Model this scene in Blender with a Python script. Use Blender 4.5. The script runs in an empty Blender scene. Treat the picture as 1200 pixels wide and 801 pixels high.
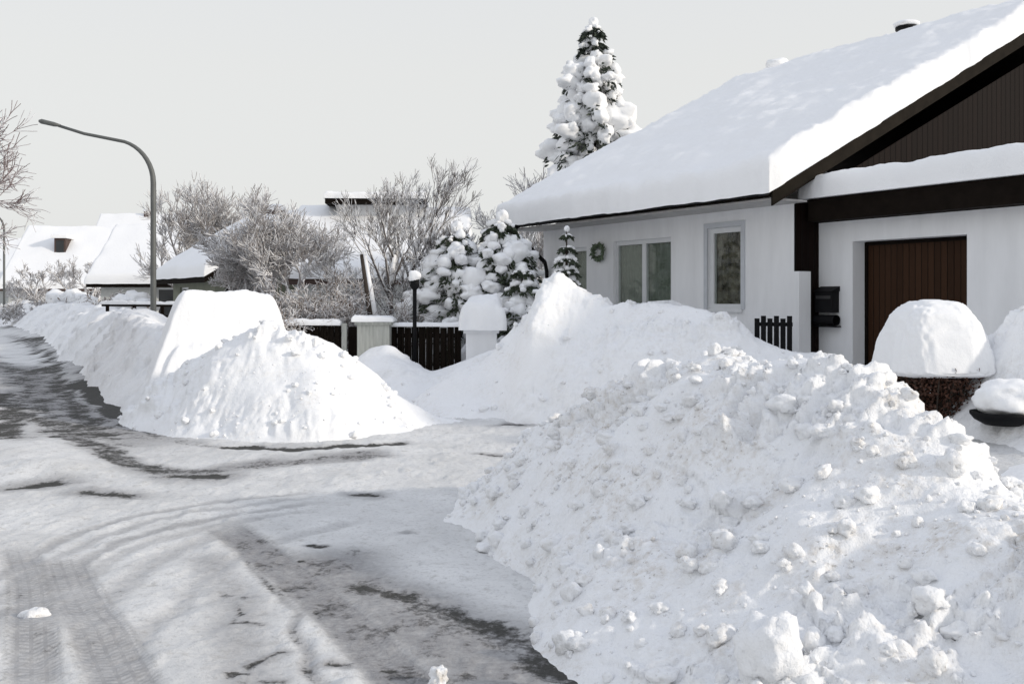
import bpy, math, random
import numpy as np
from math import radians, sin, cos, pi, sqrt

SC = bpy.context.scene
COL = SC.collection
EYE, F = 1.7, 1167.0

def G(px, py):                       # photograph pixel -> point on the road
    Y = EYE * F / (py - 350.0)
    return ((px - 600) / F * Y, Y)

def P(px, py, Y):                    # photograph pixel at a measured distance
    return ((px - 600) / F * Y, Y, EYE + (350 - py) / F * Y)

# ------------------------------------------------------------------ noise
def _h(ix, iy, iz, s):
    n = (ix * 73856093) ^ (iy * 19349663) ^ (iz * 83492791) ^ (s * 2654435761)
    n = n & 0xffffffff
    n = ((n ^ (n >> 15)) * 2246822519) & 0xffffffff
    n = ((n ^ (n >> 13)) * 3266489917) & 0xffffffff
    n = n ^ (n >> 16)
    return (n & 0xffffff) / float(0xffffff)

def vnoise(p, s=0):
    i = np.floor(p).astype(np.int64); f = p - i
    f = f * f * f * (f * (f * 6 - 15) + 10)
    r = 0
    for dx in (0, 1):
        wx = f[:, 0] if dx else 1 - f[:, 0]
        for dy in (0, 1):
            wy = f[:, 1] if dy else 1 - f[:, 1]
            for dz in (0, 1):
                wz = f[:, 2] if dz else 1 - f[:, 2]
                r = r + wx * wy * wz * _h(i[:, 0] + dx, i[:, 1] + dy, i[:, 2] + dz, s)
    return r * 2 - 1

def fbm(p, o=4, s=0, g=.5):
    a, r = 1.0, 0
    for k in range(o):
        r = r + a * vnoise(p * 2.03 ** k + 17.3 * k, s + k); a *= g
    return r

def worley(p, s=0):
    i = np.floor(p).astype(np.int64); f = p - i
    best = np.full(len(p), 9.0); cell = np.zeros(len(p))
    for dx in (-1, 0, 1):
        for dy in (-1, 0, 1):
            for dz in (-1, 0, 1):
                a, b, c = i[:, 0] + dx, i[:, 1] + dy, i[:, 2] + dz
                d = (dx + _h(a, b, c, s) - f[:, 0]) ** 2 + (dy + _h(a, b, c, s + 1) - f[:, 1]) ** 2 + (dz + _h(a, b, c, s + 2) - f[:, 2]) ** 2
                m = d < best
                best = np.where(m, d, best); cell = np.where(m, _h(a, b, c, s + 3), cell)
    return np.sqrt(best), cell

def sstep(a, b, x):
    t = np.clip((x - a) / (b - a), 0, 1)
    return t * t * (3 - 2 * t)

# ------------------------------------------------------------------ materials
def node_mat(name):
    m = bpy.data.materials.new(name); m.use_nodes = True
    nt = m.node_tree; b = nt.nodes['Principled BSDF']
    return m, nt, b

def N(nt, t, **kw):
    n = nt.nodes.new(t)
    for k, v in kw.items():
        if k in n.inputs: n.inputs[k].default_value = v
        else: setattr(n, k, v)
    return n

def ramp(nt, src, stops):
    r = nt.nodes.new('ShaderNodeValToRGB'); e = r.color_ramp.elements
    while len(e) < len(stops): e.new(.5)
    for i, (p, c) in enumerate(stops):
        e[i].position = p; e[i].color = c if len(c) == 4 else (*c, 1)
    nt.links.new(src, r.inputs['Fac']); return r

def mixc(nt, fac, a, b):
    m = nt.nodes.new('ShaderNodeMix'); m.data_type = 'RGBA'
    for v, k in ((fac, 0), (a, 6), (b, 7)):
        if hasattr(v, 'links') or isinstance(v, bpy.types.NodeSocket): nt.links.new(v, m.inputs[k])
        else: m.inputs[k].default_value = v if k == 0 else (*v, 1)
    return m.outputs[2]

def maths(nt, op, a, b=None, c=None, clamp=False):
    m = nt.nodes.new('ShaderNodeMath'); m.operation = op; m.use_clamp = clamp
    for k, v in enumerate((a, b, c)):
        if v is None: continue
        if isinstance(v, bpy.types.NodeSocket): nt.links.new(v, m.inputs[k])
        else: m.inputs[k].default_value = v
    return m.outputs[0]

def bump(nt, b, height, strength, dist, prev=None):
    n = nt.nodes.new('ShaderNodeBump'); n.inputs['Strength'].default_value = strength; n.inputs['Distance'].default_value = dist
    nt.links.new(height, n.inputs['Height'])
    if prev: nt.links.new(prev, n.inputs['Normal'])
    nt.links.new(n.outputs['Normal'], b.inputs['Normal']); return n.outputs['Normal']

def coords(nt): return nt.nodes.new('ShaderNodeTexCoord').outputs['Object']

def noise(nt, co, scale, detail=4, rough=.55):
    n = N(nt, 'ShaderNodeTexNoise', Scale=scale, Detail=detail, Roughness=rough)
    nt.links.new(co, n.inputs['Vector']); return n.outputs['Fac']

SNOW = (.90, .905, .915)

def snow_mat(name, bumps=((60, .35, .01),), dirt=0.0, tint=SNOW):
    m, nt, b = node_mat(name); co = coords(nt)
    col = mixc(nt, noise(nt, co, 1.3), tuple(c * .97 for c in tint), tint)
    if dirt:
        d = noise(nt, co, 2.1, 6, .65); d2 = noise(nt, co, 17, 5, .7)
        mk = maths(nt, 'MULTIPLY', ramp(nt, d, [(.46, (0, 0, 0)), (.66, (1, 1, 1))]).outputs[0], ramp(nt, d2, [(.44, (0, 0, 0)), (.66, (1, 1, 1))]).outputs[0])
        col = mixc(nt, maths(nt, 'MULTIPLY', mk, dirt), col, (.50, .43, .34))
        sp = noise(nt, co, 46, 3, .5)
        mk = maths(nt, 'MULTIPLY', ramp(nt, sp, [(.64, (0, 0, 0)), (.70, (1, 1, 1))]).outputs[0], ramp(nt, d, [(.4, (0, 0, 0)), (.62, (1, 1, 1))]).outputs[0])
        col = mixc(nt, maths(nt, 'MULTIPLY', mk, dirt * .8), col, (.22, .19, .15))
    nt.links.new(col, b.inputs['Base Color'])
    b.inputs['Roughness'].default_value = .75; b.inputs['Specular IOR Level'].default_value = .25
    pv = None
    for s, st, di in bumps: pv = bump(nt, b, noise(nt, co, s, 5, .6), st, di, pv)
    return m

def plain(name, color, rough=.7, var=.15, vscale=6, bscale=None, bst=.3, bdist=.01, spec=.4, stretch=None):
    m, nt, b = node_mat(name); co = coords(nt)
    if stretch:
        mp = N(nt, 'ShaderNodeMapping'); mp.inputs['Scale'].default_value = stretch
        nt.links.new(co, mp.inputs['Vector']); co2 = mp.outputs[0]
    else: co2 = co
    nt.links.new(mixc(nt, ramp(nt, noise(nt, co2, vscale, 6, .6), [(.3, (0, 0, 0)), (.7, (1, 1, 1))]).outputs[0], tuple(c * (1 - var) for c in color), tuple(min(1, c * (1 + var)) for c in color)), b.inputs['Base Color'])
    b.inputs['Roughness'].default_value = rough; b.inputs['Specular IOR Level'].default_value = spec
    if bscale: bump(nt, b, noise(nt, co2, bscale, 4), bst, bdist)
    return m

def frosty(name, bark, amount=.0, snow=(.88, .88, .89), width=.5):
    """bark with snow lying on whatever faces up"""
    m, nt, b = node_mat(name); co = coords(nt)
    g = nt.nodes.new('ShaderNodeNewGeometry'); sx = nt.nodes.new('ShaderNodeSeparateXYZ')
    nt.links.new(g.outputs['Normal'], sx.inputs[0])
    v = maths(nt, 'ADD', sx.outputs['Z'], maths(nt, 'MULTIPLY_ADD', noise(nt, co, 9, 3), 1.6, -.8 + amount))
    fac = ramp(nt, v, [(max(0, .5 - width / 2), (0, 0, 0)), (min(1, .5 + width / 2), (1, 1, 1))]).outputs[0]
    nt.links.new(mixc(nt, fac, bark, snow), b.inputs['Base Color'])
    b.inputs['Roughness'].default_value = .8; b.inputs['Specular IOR Level'].default_value = .2
    return m

def boards(name, color, pitch=.12, rough=.6):
    """vertical stained boards; the frame's local X runs along the wall"""
    m, nt, b = node_mat(name)
    uv = nt.nodes.new('ShaderNodeUVMap'); sx = nt.nodes.new('ShaderNodeSeparateXYZ'); nt.links.new(uv.outputs[0], sx.inputs[0])
    k = maths(nt, 'DIVIDE', sx.outputs[0], pitch)
    fl = maths(nt, 'FLOOR', k); fr = maths(nt, 'FRACT', k)
    wn = nt.nodes.new('ShaderNodeTexWhiteNoise'); wn.noise_dimensions = '1D'; nt.links.new(fl, wn.inputs['W'])
    mp = N(nt, 'ShaderNodeMapping'); mp.inputs['Scale'].default_value = (30, 1.6, 1); nt.links.new(uv.outputs[0], mp.inputs['Vector'])
    gr = noise(nt, mp.outputs[0], 2, 6, .6)
    v = maths(nt, 'ADD', maths(nt, 'MULTIPLY', wn.outputs['Value'], .5), maths(nt, 'MULTIPLY', gr, .5))
    c = mixc(nt, v, tuple(x * .6 for x in color), tuple(x * 1.35 for x in color))
    gap = maths(nt, 'LESS_THAN', maths(nt, 'MINIMUM', fr, maths(nt, 'SUBTRACT', 1, fr)), .05)
    nt.links.new(mixc(nt, gap, c, tuple(x * .25 for x in color)), b.inputs['Base Color'])
    b.inputs['Roughness'].default_value = rough; b.inputs['Specular IOR Level'].default_value = .08
    edge = ramp(nt, maths(nt, 'MINIMUM', fr, maths(nt, 'SUBTRACT', 1, fr)), [(0, (0, 0, 0)), (.1, (1, 1, 1))]).outputs[0]
    pv = bump(nt, b, edge, .8, .008); bump(nt, b, gr, .15, .004, pv)
    return m

def glass_mat(name):
    m = bpy.data.materials.new(name); m.use_nodes = True; nt = m.node_tree; nt.nodes.clear()
    o = nt.nodes.new('ShaderNodeOutputMaterial'); t = N(nt, 'ShaderNodeBsdfTransparent', Color=(.90, .93, .91, 1))
    g = N(nt, 'ShaderNodeBsdfGlossy', Roughness=.02); lw = N(nt, 'ShaderNodeLayerWeight', Blend=.5)
    mx = nt.nodes.new('ShaderNodeMixShader')
    nt.links.new(maths(nt, 'MULTIPLY_ADD', maths(nt, 'POWER', lw.outputs['Facing'], 5.0), .8, .04), mx.inputs[0]); nt.links.new(t.outputs[0], mx.inputs[1]); nt.links.new(g.outputs[0], mx.inputs[2])
    nt.links.new(mx.outputs[0], o.inputs['Surface']); return m

M = {}
M['snow_pile'] = snow_mat('ploughed_snow', ((22, .5, .03), (75, .5, .012)), dirt=.6)
M['snow_mid'] = snow_mat('bank_snow', ((14, .4, .03), (60, .4, .012)), dirt=.25)
M['snow_soft'] = snow_mat('fresh_snow', ((7, .25, .04), (34, .25, .014), (110, .25, .005)))
M['plaster'] = plain('white_plaster', (.80, .805, .815), .85, .055, 1.6, 90, .25, .004, .2, (2.5, 2.5, .5))
M['frame_white'] = plain('white_window_frame', (.68, .69, .70), .4, .03)
M['brown_fascia'] = plain('dark_brown_fascia', (.009, .0065, .005), .8, .3, 5, 40, .3, .004, .06)
M['bargeboard'] = plain('weathered_bargeboard', (.016, .013, .010), .8, .3, 5, 40, .3, .004, .06)
M['black_metal'] = plain('black_metal', (.008, .008, .009), .6, .2, spec=.1)
M['gutter'] = plain('dark_gutter', (.009, .009, .010), .6, .2, spec=.12)
M['gable_boards'] = boards('dark_gable_boards', (.0065, .003, .0022), .14, .65)
M['dark_boards'] = boards('charcoal_boards', (.012, .011, .012), .14, .65)
M['garage_boards'] = boards('brown_garage_boards', (.040, .019, .010), .11, .5)
M['fence_boards'] = boards('dark_fence_boards', (.010, .007, .005), .10, .8)
M['concrete'] = plain('grey_concrete', (.42, .43, .40), .9, .22, 4, 60, .3, .005, .2, (6, 6, .6))
M['galv'] = plain('lamp_post_grey', (.12, .125, .12), .5, .15, 3)
M['glass'] = glass_mat('window_glass')
M['curtain'] = plain('grey_green_curtain', (.20, .215, .185), .9, .15, 12)
M['lace'] = plain('mottled_curtain', (.13, .112, .09), .9, .95, 5.5)
M['bark_grey'] = frosty('frosted_grey_bark', (.12, .105, .098), .52)
M['bark_brown'] = frosty('frosted_brown_twigs', (.24, .19, .16), .38)
M['bark_far'] = frosty('frosted_pale_twigs', (.34, .31, .295), .58)
M['bark_red'] = frosty('frosted_reddish_twigs', (.24, .17, .165), .45)
M['needles'] = plain('dark_conifer_needles', (.030, .040, .028), .7, .5, 8)
M['needles_green'] = plain('green_conifer_needles', (.045, .058, .035), .7, .5, 8)
M['trunk'] = plain('conifer_trunk', (.05, .038, .03), .9, .3, 8)
M['leaf_brown'] = plain('dry_brown_leaves', (.07, .030, .018), .7, .6, 14)
M['wreath'] = plain('evergreen_wreath', (.12, .16, .10), .7, .6, 25)
M['paper'] = plain('pale_paper', (.6, .6, .58), .7)
M['wall_olive'] = plain('olive_grey_wall', (.21, .22, .17), .9, .12, 3)
M['wall_cream'] = plain('cream_wall', (.55, .47, .36), .9, .08, 3)
M['wall_pale'] = plain('pale_far_wall', (.55, .56, .54), .9, .08, 2)
M['tile_brown'] = plain('brown_roof_edge', (.07, .045, .038), .7, .2, 4)
M['tile_red'] = plain('red_roof_edge', (.22, .09, .075), .7, .2, 4)
M['window_dark'] = plain('dark_window_pane', (.03, .033, .036), .1, .2, 2, spec=.4)

# ------------------------------------------------------------------ mesh helpers
class MB:
    def __init__(s): s.v = []; s.f = []; s.uv = {}; s.n = 0
    def add(s, verts, faces):
        verts = np.asarray(verts, float).reshape(-1, 3); o = s.n
        s.v.append(verts); s.n += len(verts)
        s.f.extend([tuple(int(i) + o for i in f) for f in faces])
    def quad(s, a, b, c, d): s.add([a, b, c, d], [(0, 1, 2, 3)])
    def box(s, o, ax, ay, az):
        """o corner, three edge vectors"""
        o, ax, ay, az = (np.asarray(k, float) for k in (o, ax, ay, az))
        vs = [o, o + ax, o + ax + ay, o + ay, o + az, o + ax + az, o + ax + ay + az, o + ay + az]
        fs = [(0, 3, 2, 1), (4, 5, 6, 7), (0, 1, 5, 4), (1, 2, 6, 5), (2, 3, 7, 6), (3, 0, 4, 7)]
        if np.dot(np.cross(ax, ay), az) < 0: fs = [f[::-1] for f in fs]
        s.add(vs, fs)
    def prism(s, poly, ext):
        poly = [np.asarray(p, float) for p in poly]; ext = np.asarray(ext, float); n = len(poly)
        nrm = sum((np.cross(poly[i] - poly[0], poly[(i + 1) % n] - poly[0]) for i in range(1, n - 1)), np.zeros(3))
        if np.dot(nrm, ext) > 0: poly = poly[::-1]
        s.add(poly + [p + ext for p in poly], [tuple(range(n)), tuple(range(2 * n - 1, n - 1, -1))] + [(i, i + n, (i + 1) % n + n, (i + 1) % n) for i in range(n)])
    def tube(s, pts, rad, sides=8, cap=True):
        pts = np.asarray(pts, float); n = len(pts)
        rad = np.full(n, rad) if np.isscalar(rad) else np.asarray(rad)
        t = np.gradient(pts, axis=0); t /= np.linalg.norm(t, axis=1)[:, None] + 1e-9
        up = np.array([0, 0, 1.0]) if abs(t[0, 2]) < .9 else np.array([1.0, 0, 0])
        a = np.cross(t, up); a /= np.linalg.norm(a, axis=1)[:, None] + 1e-9
        b = np.cross(t, a)
        an = np.arange(sides) * 2 * pi / sides
        vs = pts[:, None, :] + rad[:, None, None] * (a[:, None, :] * np.cos(an)[None, :, None] + b[:, None, :] * np.sin(an)[None, :, None])
        fs = []
        for i in range(n - 1):
            for k in range(sides):
                k2 = (k + 1) % sides
                fs.append((i * sides + k, i * sides + k2, (i + 1) * sides + k2, (i + 1) * sides + k))
        if cap: fs += [tuple(range(sides))[::-1], tuple(range((n - 1) * sides, n * sides))]
        s.add(vs, fs)
    def build(s, name, mat, parent=None, smooth=False):
        me = bpy.data.meshes.new(name)
        v = np.concatenate(s.v) if s.v else np.zeros((0, 3))
        org = np.array(parent.matrix_world.translation) if parent else np.zeros(3)
        if parent: org = np.array(world_loc(parent))
        me.from_pydata((v - org).tolist(), [], s.f); me.update()
        if smooth: me.polygons.foreach_set('use_smooth', [True] * len(me.polygons))
        me.materials.append(M[mat] if isinstance(mat, str) else mat)
        o = bpy.data.objects.new(name, me); COL.objects.link(o)
        if parent: o.parent = parent
        return o

def world_loc(o):
    l = np.zeros(3)
    while o is not None: l += np.array(o.location); o = o.parent
    return l

def uv_planar(o, ax, zax=(0, 0, 1)):
    me = o.data; uvl = me.uv_layers.new(name='UVMap')
    co = np.empty(len(me.vertices) * 3); me.vertices.foreach_get('co', co); co = co.reshape(-1, 3)
    li = np.empty(len(me.loops), int); me.loops.foreach_get('vertex_index', li)
    uv = np.stack([co @ np.array(ax, float), co @ np.array(zax, float)], 1)[li]
    uvl.data.foreach_set('uv', uv.ravel())

def tag(o, label=None, cat=None, group=None, kind=None):
    if label: o['label'] = label
    if cat: o['category'] = cat
    if group: o['group'] = group
    if kind: o['kind'] = kind
    return o

def thing(name, loc, label, cat, group=None):
    o = bpy.data.objects.new(name, None); COL.objects.link(o); o.location = loc; o.empty_display_size = .2
    return tag(o, label, cat, group)

def grid_mesh(name, V, nx, ny, mat, keep=None, parent=None, smooth=True):
    """V: (ny*nx,3) rows along x"""
    i = np.arange(nx * ny).reshape(ny, nx)
    q = np.stack([i[:-1, :-1], i[:-1, 1:], i[1:, 1:], i[1:, :-1]], -1).reshape(-1, 4)
    if keep is not None:
        q = q[keep[q].any(1)]
        used = np.zeros(len(V), bool); used[q.ravel()] = True
        rm = np.cumsum(used) - 1; V = V[used]; q = rm[q]
    else: used = None
    if parent: V = V - world_loc(parent)
    me = bpy.data.meshes.new(name)
    me.vertices.add(len(V)); me.vertices.foreach_set('co', V.astype(np.float32).ravel())
    me.loops.add(len(q) * 4); me.loops.foreach_set('vertex_index', q.astype(np.int32).ravel())
    me.polygons.add(len(q)); me.polygons.foreach_set('loop_start', np.arange(len(q), dtype=np.int32) * 4)
    me.update(calc_edges=True); me.validate()
    if smooth: me.polygons.foreach_set('use_smooth', np.ones(len(q), bool))
    me.materials.append(M[mat])
    o = bpy.data.objects.new(name, me); COL.objects.link(o)
    if parent: o.parent = parent
    return o, used

def ico(sub=2):
    t = (1 + sqrt(5)) / 2
    v = [(-1, t, 0), (1, t, 0), (-1, -t, 0), (1, -t, 0), (0, -1, t), (0, 1, t), (0, -1, -t), (0, 1, -t), (t, 0, -1), (t, 0, 1), (-t, 0, -1), (-t, 0, 1)]
    f = [(0, 11, 5), (0, 5, 1), (0, 1, 7), (0, 7, 10), (0, 10, 11), (1, 5, 9), (5, 11, 4), (11, 10, 2), (10, 7, 6), (7, 1, 8), (3, 9, 4), (3, 4, 2), (3, 2, 6), (3, 6, 8), (3, 8, 9), (4, 9, 5), (2, 4, 11), (6, 2, 10), (8, 6, 7), (9, 8, 1)]
    v = [np.array(p) / np.linalg.norm(p) for p in v]
    for _ in range(sub):
        c = {}; nf = []
        def mid(a, b):
            k = (min(a, b), max(a, b))
            if k not in c:
                m = v[a] + v[b]; v.append(m / np.linalg.norm(m)); c[k] = len(v) - 1
            return c[k]
        for a, b, d in f:
            x, y, z = mid(a, b), mid(b, d), mid(d, a)
            nf += [(a, x, z), (b, y, x), (d, z, y), (x, y, z)]
        f = nf
    return np.array(v), f
ICO1, ICO2, ICO3, ICO5 = ico(1), ico(2), ico(3), ico(5)

def blob(mb, c, r, seed=0, lump=.25, base=ICO2, rot=0.0, freq=1.6):
    """uneven lump of snow: c centre, r three radii"""
    v, f = base
    d = 1 + lump * fbm(v * freq + seed * 7.13, 3, seed & 1023)
    p = v * d[:, None] * np.array(r)
    cr, sr = cos(rot), sin(rot)
    p = np.stack([p[:, 0] * cr - p[:, 1] * sr, p[:, 0] * sr + p[:, 1] * cr, p[:, 2]], 1)
    mb.add(p + np.array(c), f)

# ------------------------------------------------------------------ terrain
def seg_dist(X, Y, pts):
    """distance, signed side, length along, interpolated extras to a polyline"""
    pts = np.asarray(pts, float); best = np.full(X.shape, 1e9); al = np.zeros(X.shape); sd = np.zeros(X.shape)
    ex = np.zeros((pts.shape[1] - 2,) + X.shape); L = 0
    for a, b in zip(pts[:-1], pts[1:]):
        d = b[:2] - a[:2]; l = np.hypot(*d); d = d / l
        t = (X - a[0]) * d[0] + (Y - a[1]) * d[1]; tc = np.clip(t, 0, l)
        dx, dy = X - a[0] - d[0] * tc, Y - a[1] - d[1] * tc
        ds = np.hypot(dx, dy); m = ds < best
        best = np.where(m, ds, best); al = np.where(m, L + tc, al)
        sd = np.where(m, np.sign(d[0] * dy - d[1] * dx), sd)
        for k in range(len(ex)): ex[k] = np.where(m, a[2 + k] + (b[2 + k] - a[2 + k]) * tc / l, ex[k])
        L += l
    return best, sd, al, ex

W = np.array([-.502, .865, 0]); IN = np.array([.865, .502, 0]); UP = np.array([0, 0, 1.0])
HA = np.array([4.53, 16.0, 0])              # near front corner of the house
GA = HA + IN * .52                          # where the garage front starts

def ground_z(X, Y):
    # the plots lie a little above the road
    along = (X - HA[0]) * IN[0] + (Y - HA[1]) * IN[1]
    z = .42 * sstep(-6.0, -2.2, along) * sstep(1.5, 4.0, X + 1.2 * (Y > 15))
    z = np.maximum(z, .40 * sstep(14.5, 17.0, Y + .25 * X) * sstep(-9.5, -7, X + (Y - 20) * .55))
    return z

RIDGE_P = 1.12
def ridge_h(X, Y, pts):
    """pts: x, y, height, width on the left of travel, width on the right"""
    d, sd, al, ex = seg_dist(X, Y, pts)
    h, wl, wr = ex
    w = np.where(sd > 0, wl, wr); t = d / w
    q = (np.sqrt(t * t + .012) - .1095) / (sqrt(1.012) - .1095)
    return h * np.clip(1 - q, -.3, 1) if True else 0

def make_pile(name, label, ridges, res, seed, clod=1.0, mat='snow_pile', group='ploughed snow piles along the road', smooth_zone=None, lumps=0, big=(), slide=(-.88, -.47)):
    allp = np.concatenate([np.asarray(r, float) for r in ridges])
    wm = allp[:, 3:5].max(1)
    x0, x1 = (allp[:, 0] - wm).min() - .2, (allp[:, 0] + wm).max() + .2
    y0, y1 = (allp[:, 1] - wm).min() - .2, (allp[:, 1] + wm).max() + .2
    nx, ny = int((x1 - x0) / res), int((y1 - y0) / res)
    xs, ys = np.linspace(x0, x1, nx), np.linspace(y0, y1, ny)
    X, Y = np.meshgrid(xs, ys)
    wob = np.stack([X.ravel() * .9, Y.ravel() * .9, np.zeros(X.size) + seed], 1)
    WX = X + .16 * fbm(wob, 3, seed).reshape(X.shape); WY = Y + .16 * fbm(wob + 40, 3, seed + 5).reshape(X.shape)
    H = np.full(X.shape, -.3)
    for r in ridges:
        h = ridge_h(WX, WY, r); k = .06
        e = np.clip(.5 + .5 * (h - H) / k, 0, 1)
        H = H * (1 - e) + h * e + k * e * (1 - e)
    n_ = max(1, int(.13 / res))
    for _ in range(2):
        for ax_ in (0, 1):
            pad_ = [(n_, n_) if a_ == ax_ else (0, 0) for a_ in (0, 1)]
            C_ = np.cumsum(np.pad(H, [(p_[0] + (1 if a_ == ax_ else 0), p_[1]) for a_, p_ in enumerate(pad_)], mode='edge'), axis=ax_); m_ = 2 * n_ + 1
            H = (np.take(C_, range(m_, C_.shape[ax_]), ax_) - np.take(C_, range(0, C_.shape[ax_] - m_), ax_)) / m_
    hf = np.clip(H, 0, None)
    H = H + sstep(.03, .5, hf) * (.11 * fbm(np.stack([X.ravel() * 1.1, Y.ravel() * 1.1, np.zeros(X.size)], 1), 3, seed + 9).reshape(X.shape))
    Z = ground_z(X, Y) + H - .03
    gy, gx = np.gradient(Z, ys, xs)
    nrm = np.stack([-gx, -gy, np.ones_like(gx)], -1).reshape(-1, 3); nrm /= np.linalg.norm(nrm, axis=1)[:, None]
    V = np.stack([X, Y, Z], -1).reshape(-1, 3)
    keep = (H > -.10).ravel()
    idx = np.where((H > -.10).ravel())[0]
    p = V[idx]
    amp = clod * (.22 + .78 * sstep(-.22, .38, fbm(p * 1.25, 3, seed + 20))) * sstep(.0, .15, H.ravel()[idx])
    if smooth_zone is not None: amp *= smooth_zone(p)
    pw = p + .05 * np.stack([fbm(p * 5, 2, 61), fbm(p * 5, 2, 67), fbm(p * 5, 2, 71)], 1)
    d0, c0 = worley(pw * 1.45, seed + 29); d1, c1 = worley(pw * 2.9, seed + 31); d2, c2 = worley(pw * 5.5, seed + 37); d3, c3 = worley(pw * 12, seed + 43)
    dome = lambda d, r: np.sqrt(np.clip(1 - (d / r) ** 2, 0, 1))
    disp = .10 * (c0 - .5) * dome(d0, .85) + .06 * (c1 - .35) * dome(d1, .75) + .055 * (c2 - .25) * dome(d2, .7) * (c2 > .3) + .032 * c3 * dome(d3, .65) * (c3 > .25) + .034 * fbm(p * 7, 4, seed + 50) + .013 * fbm(p * 31, 2, seed + 55)
    g2 = nrm[idx][:, :2]; gl = np.linalg.norm(g2, axis=1)[:, None] + 1e-3
    cx_ = p[:, 0] * slide[1] - p[:, 1] * slide[0]; cs_ = p[:, 0] * slide[0] + p[:, 1] * slide[1]
    st = np.stack([cx_ * 6.5 + .5 * fbm(p * 2, 2, 88), cs_ * 1.1, p[:, 2] * .6], 1)
    disp = disp + .050 * (1 - 2 * np.abs(fbm(st, 3, seed + 70))) * np.clip(gl[:, 0] * 1.6, 0, 1) - .012
    V[idx] += nrm[idx] * (amp * disp)[:, None]
    o, used = grid_mesh(name, V, nx, ny, mat, keep)
    if lumps or big:
        rng = random.Random(seed); mb = MB(); Hf = H.ravel()
        cand = np.where(Hf > .02)[0]
        for k in range(lumps):
            i = cand[rng.randrange(len(cand))]
            r = .008 + .055 * rng.random() ** 4.6
            blob(mb, V[i] + nrm[i] * r * .3, (r * rng.uniform(.8, 1.4), r * rng.uniform(.7, 1.2), r * rng.uniform(.6, 1)), rng.randrange(900), .34, ICO1 if r < .02 else ICO2, rng.uniform(0, 6), 1.8)
        l = mb.build('clods', mat, None, True) if mb.n else None
        if l:
            bm_join(o, l)
    return tag(o, label, 'snow pile', group)

def bm_join(a, b):
    import bmesh
    bm = bmesh.new(); bm.from_mesh(a.data); bm.from_mesh(b.data)
    bm.to_mesh(a.data); bm.free()
    me = b.data; bpy.data.objects.remove(b); bpy.data.meshes.remove(me)

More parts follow.
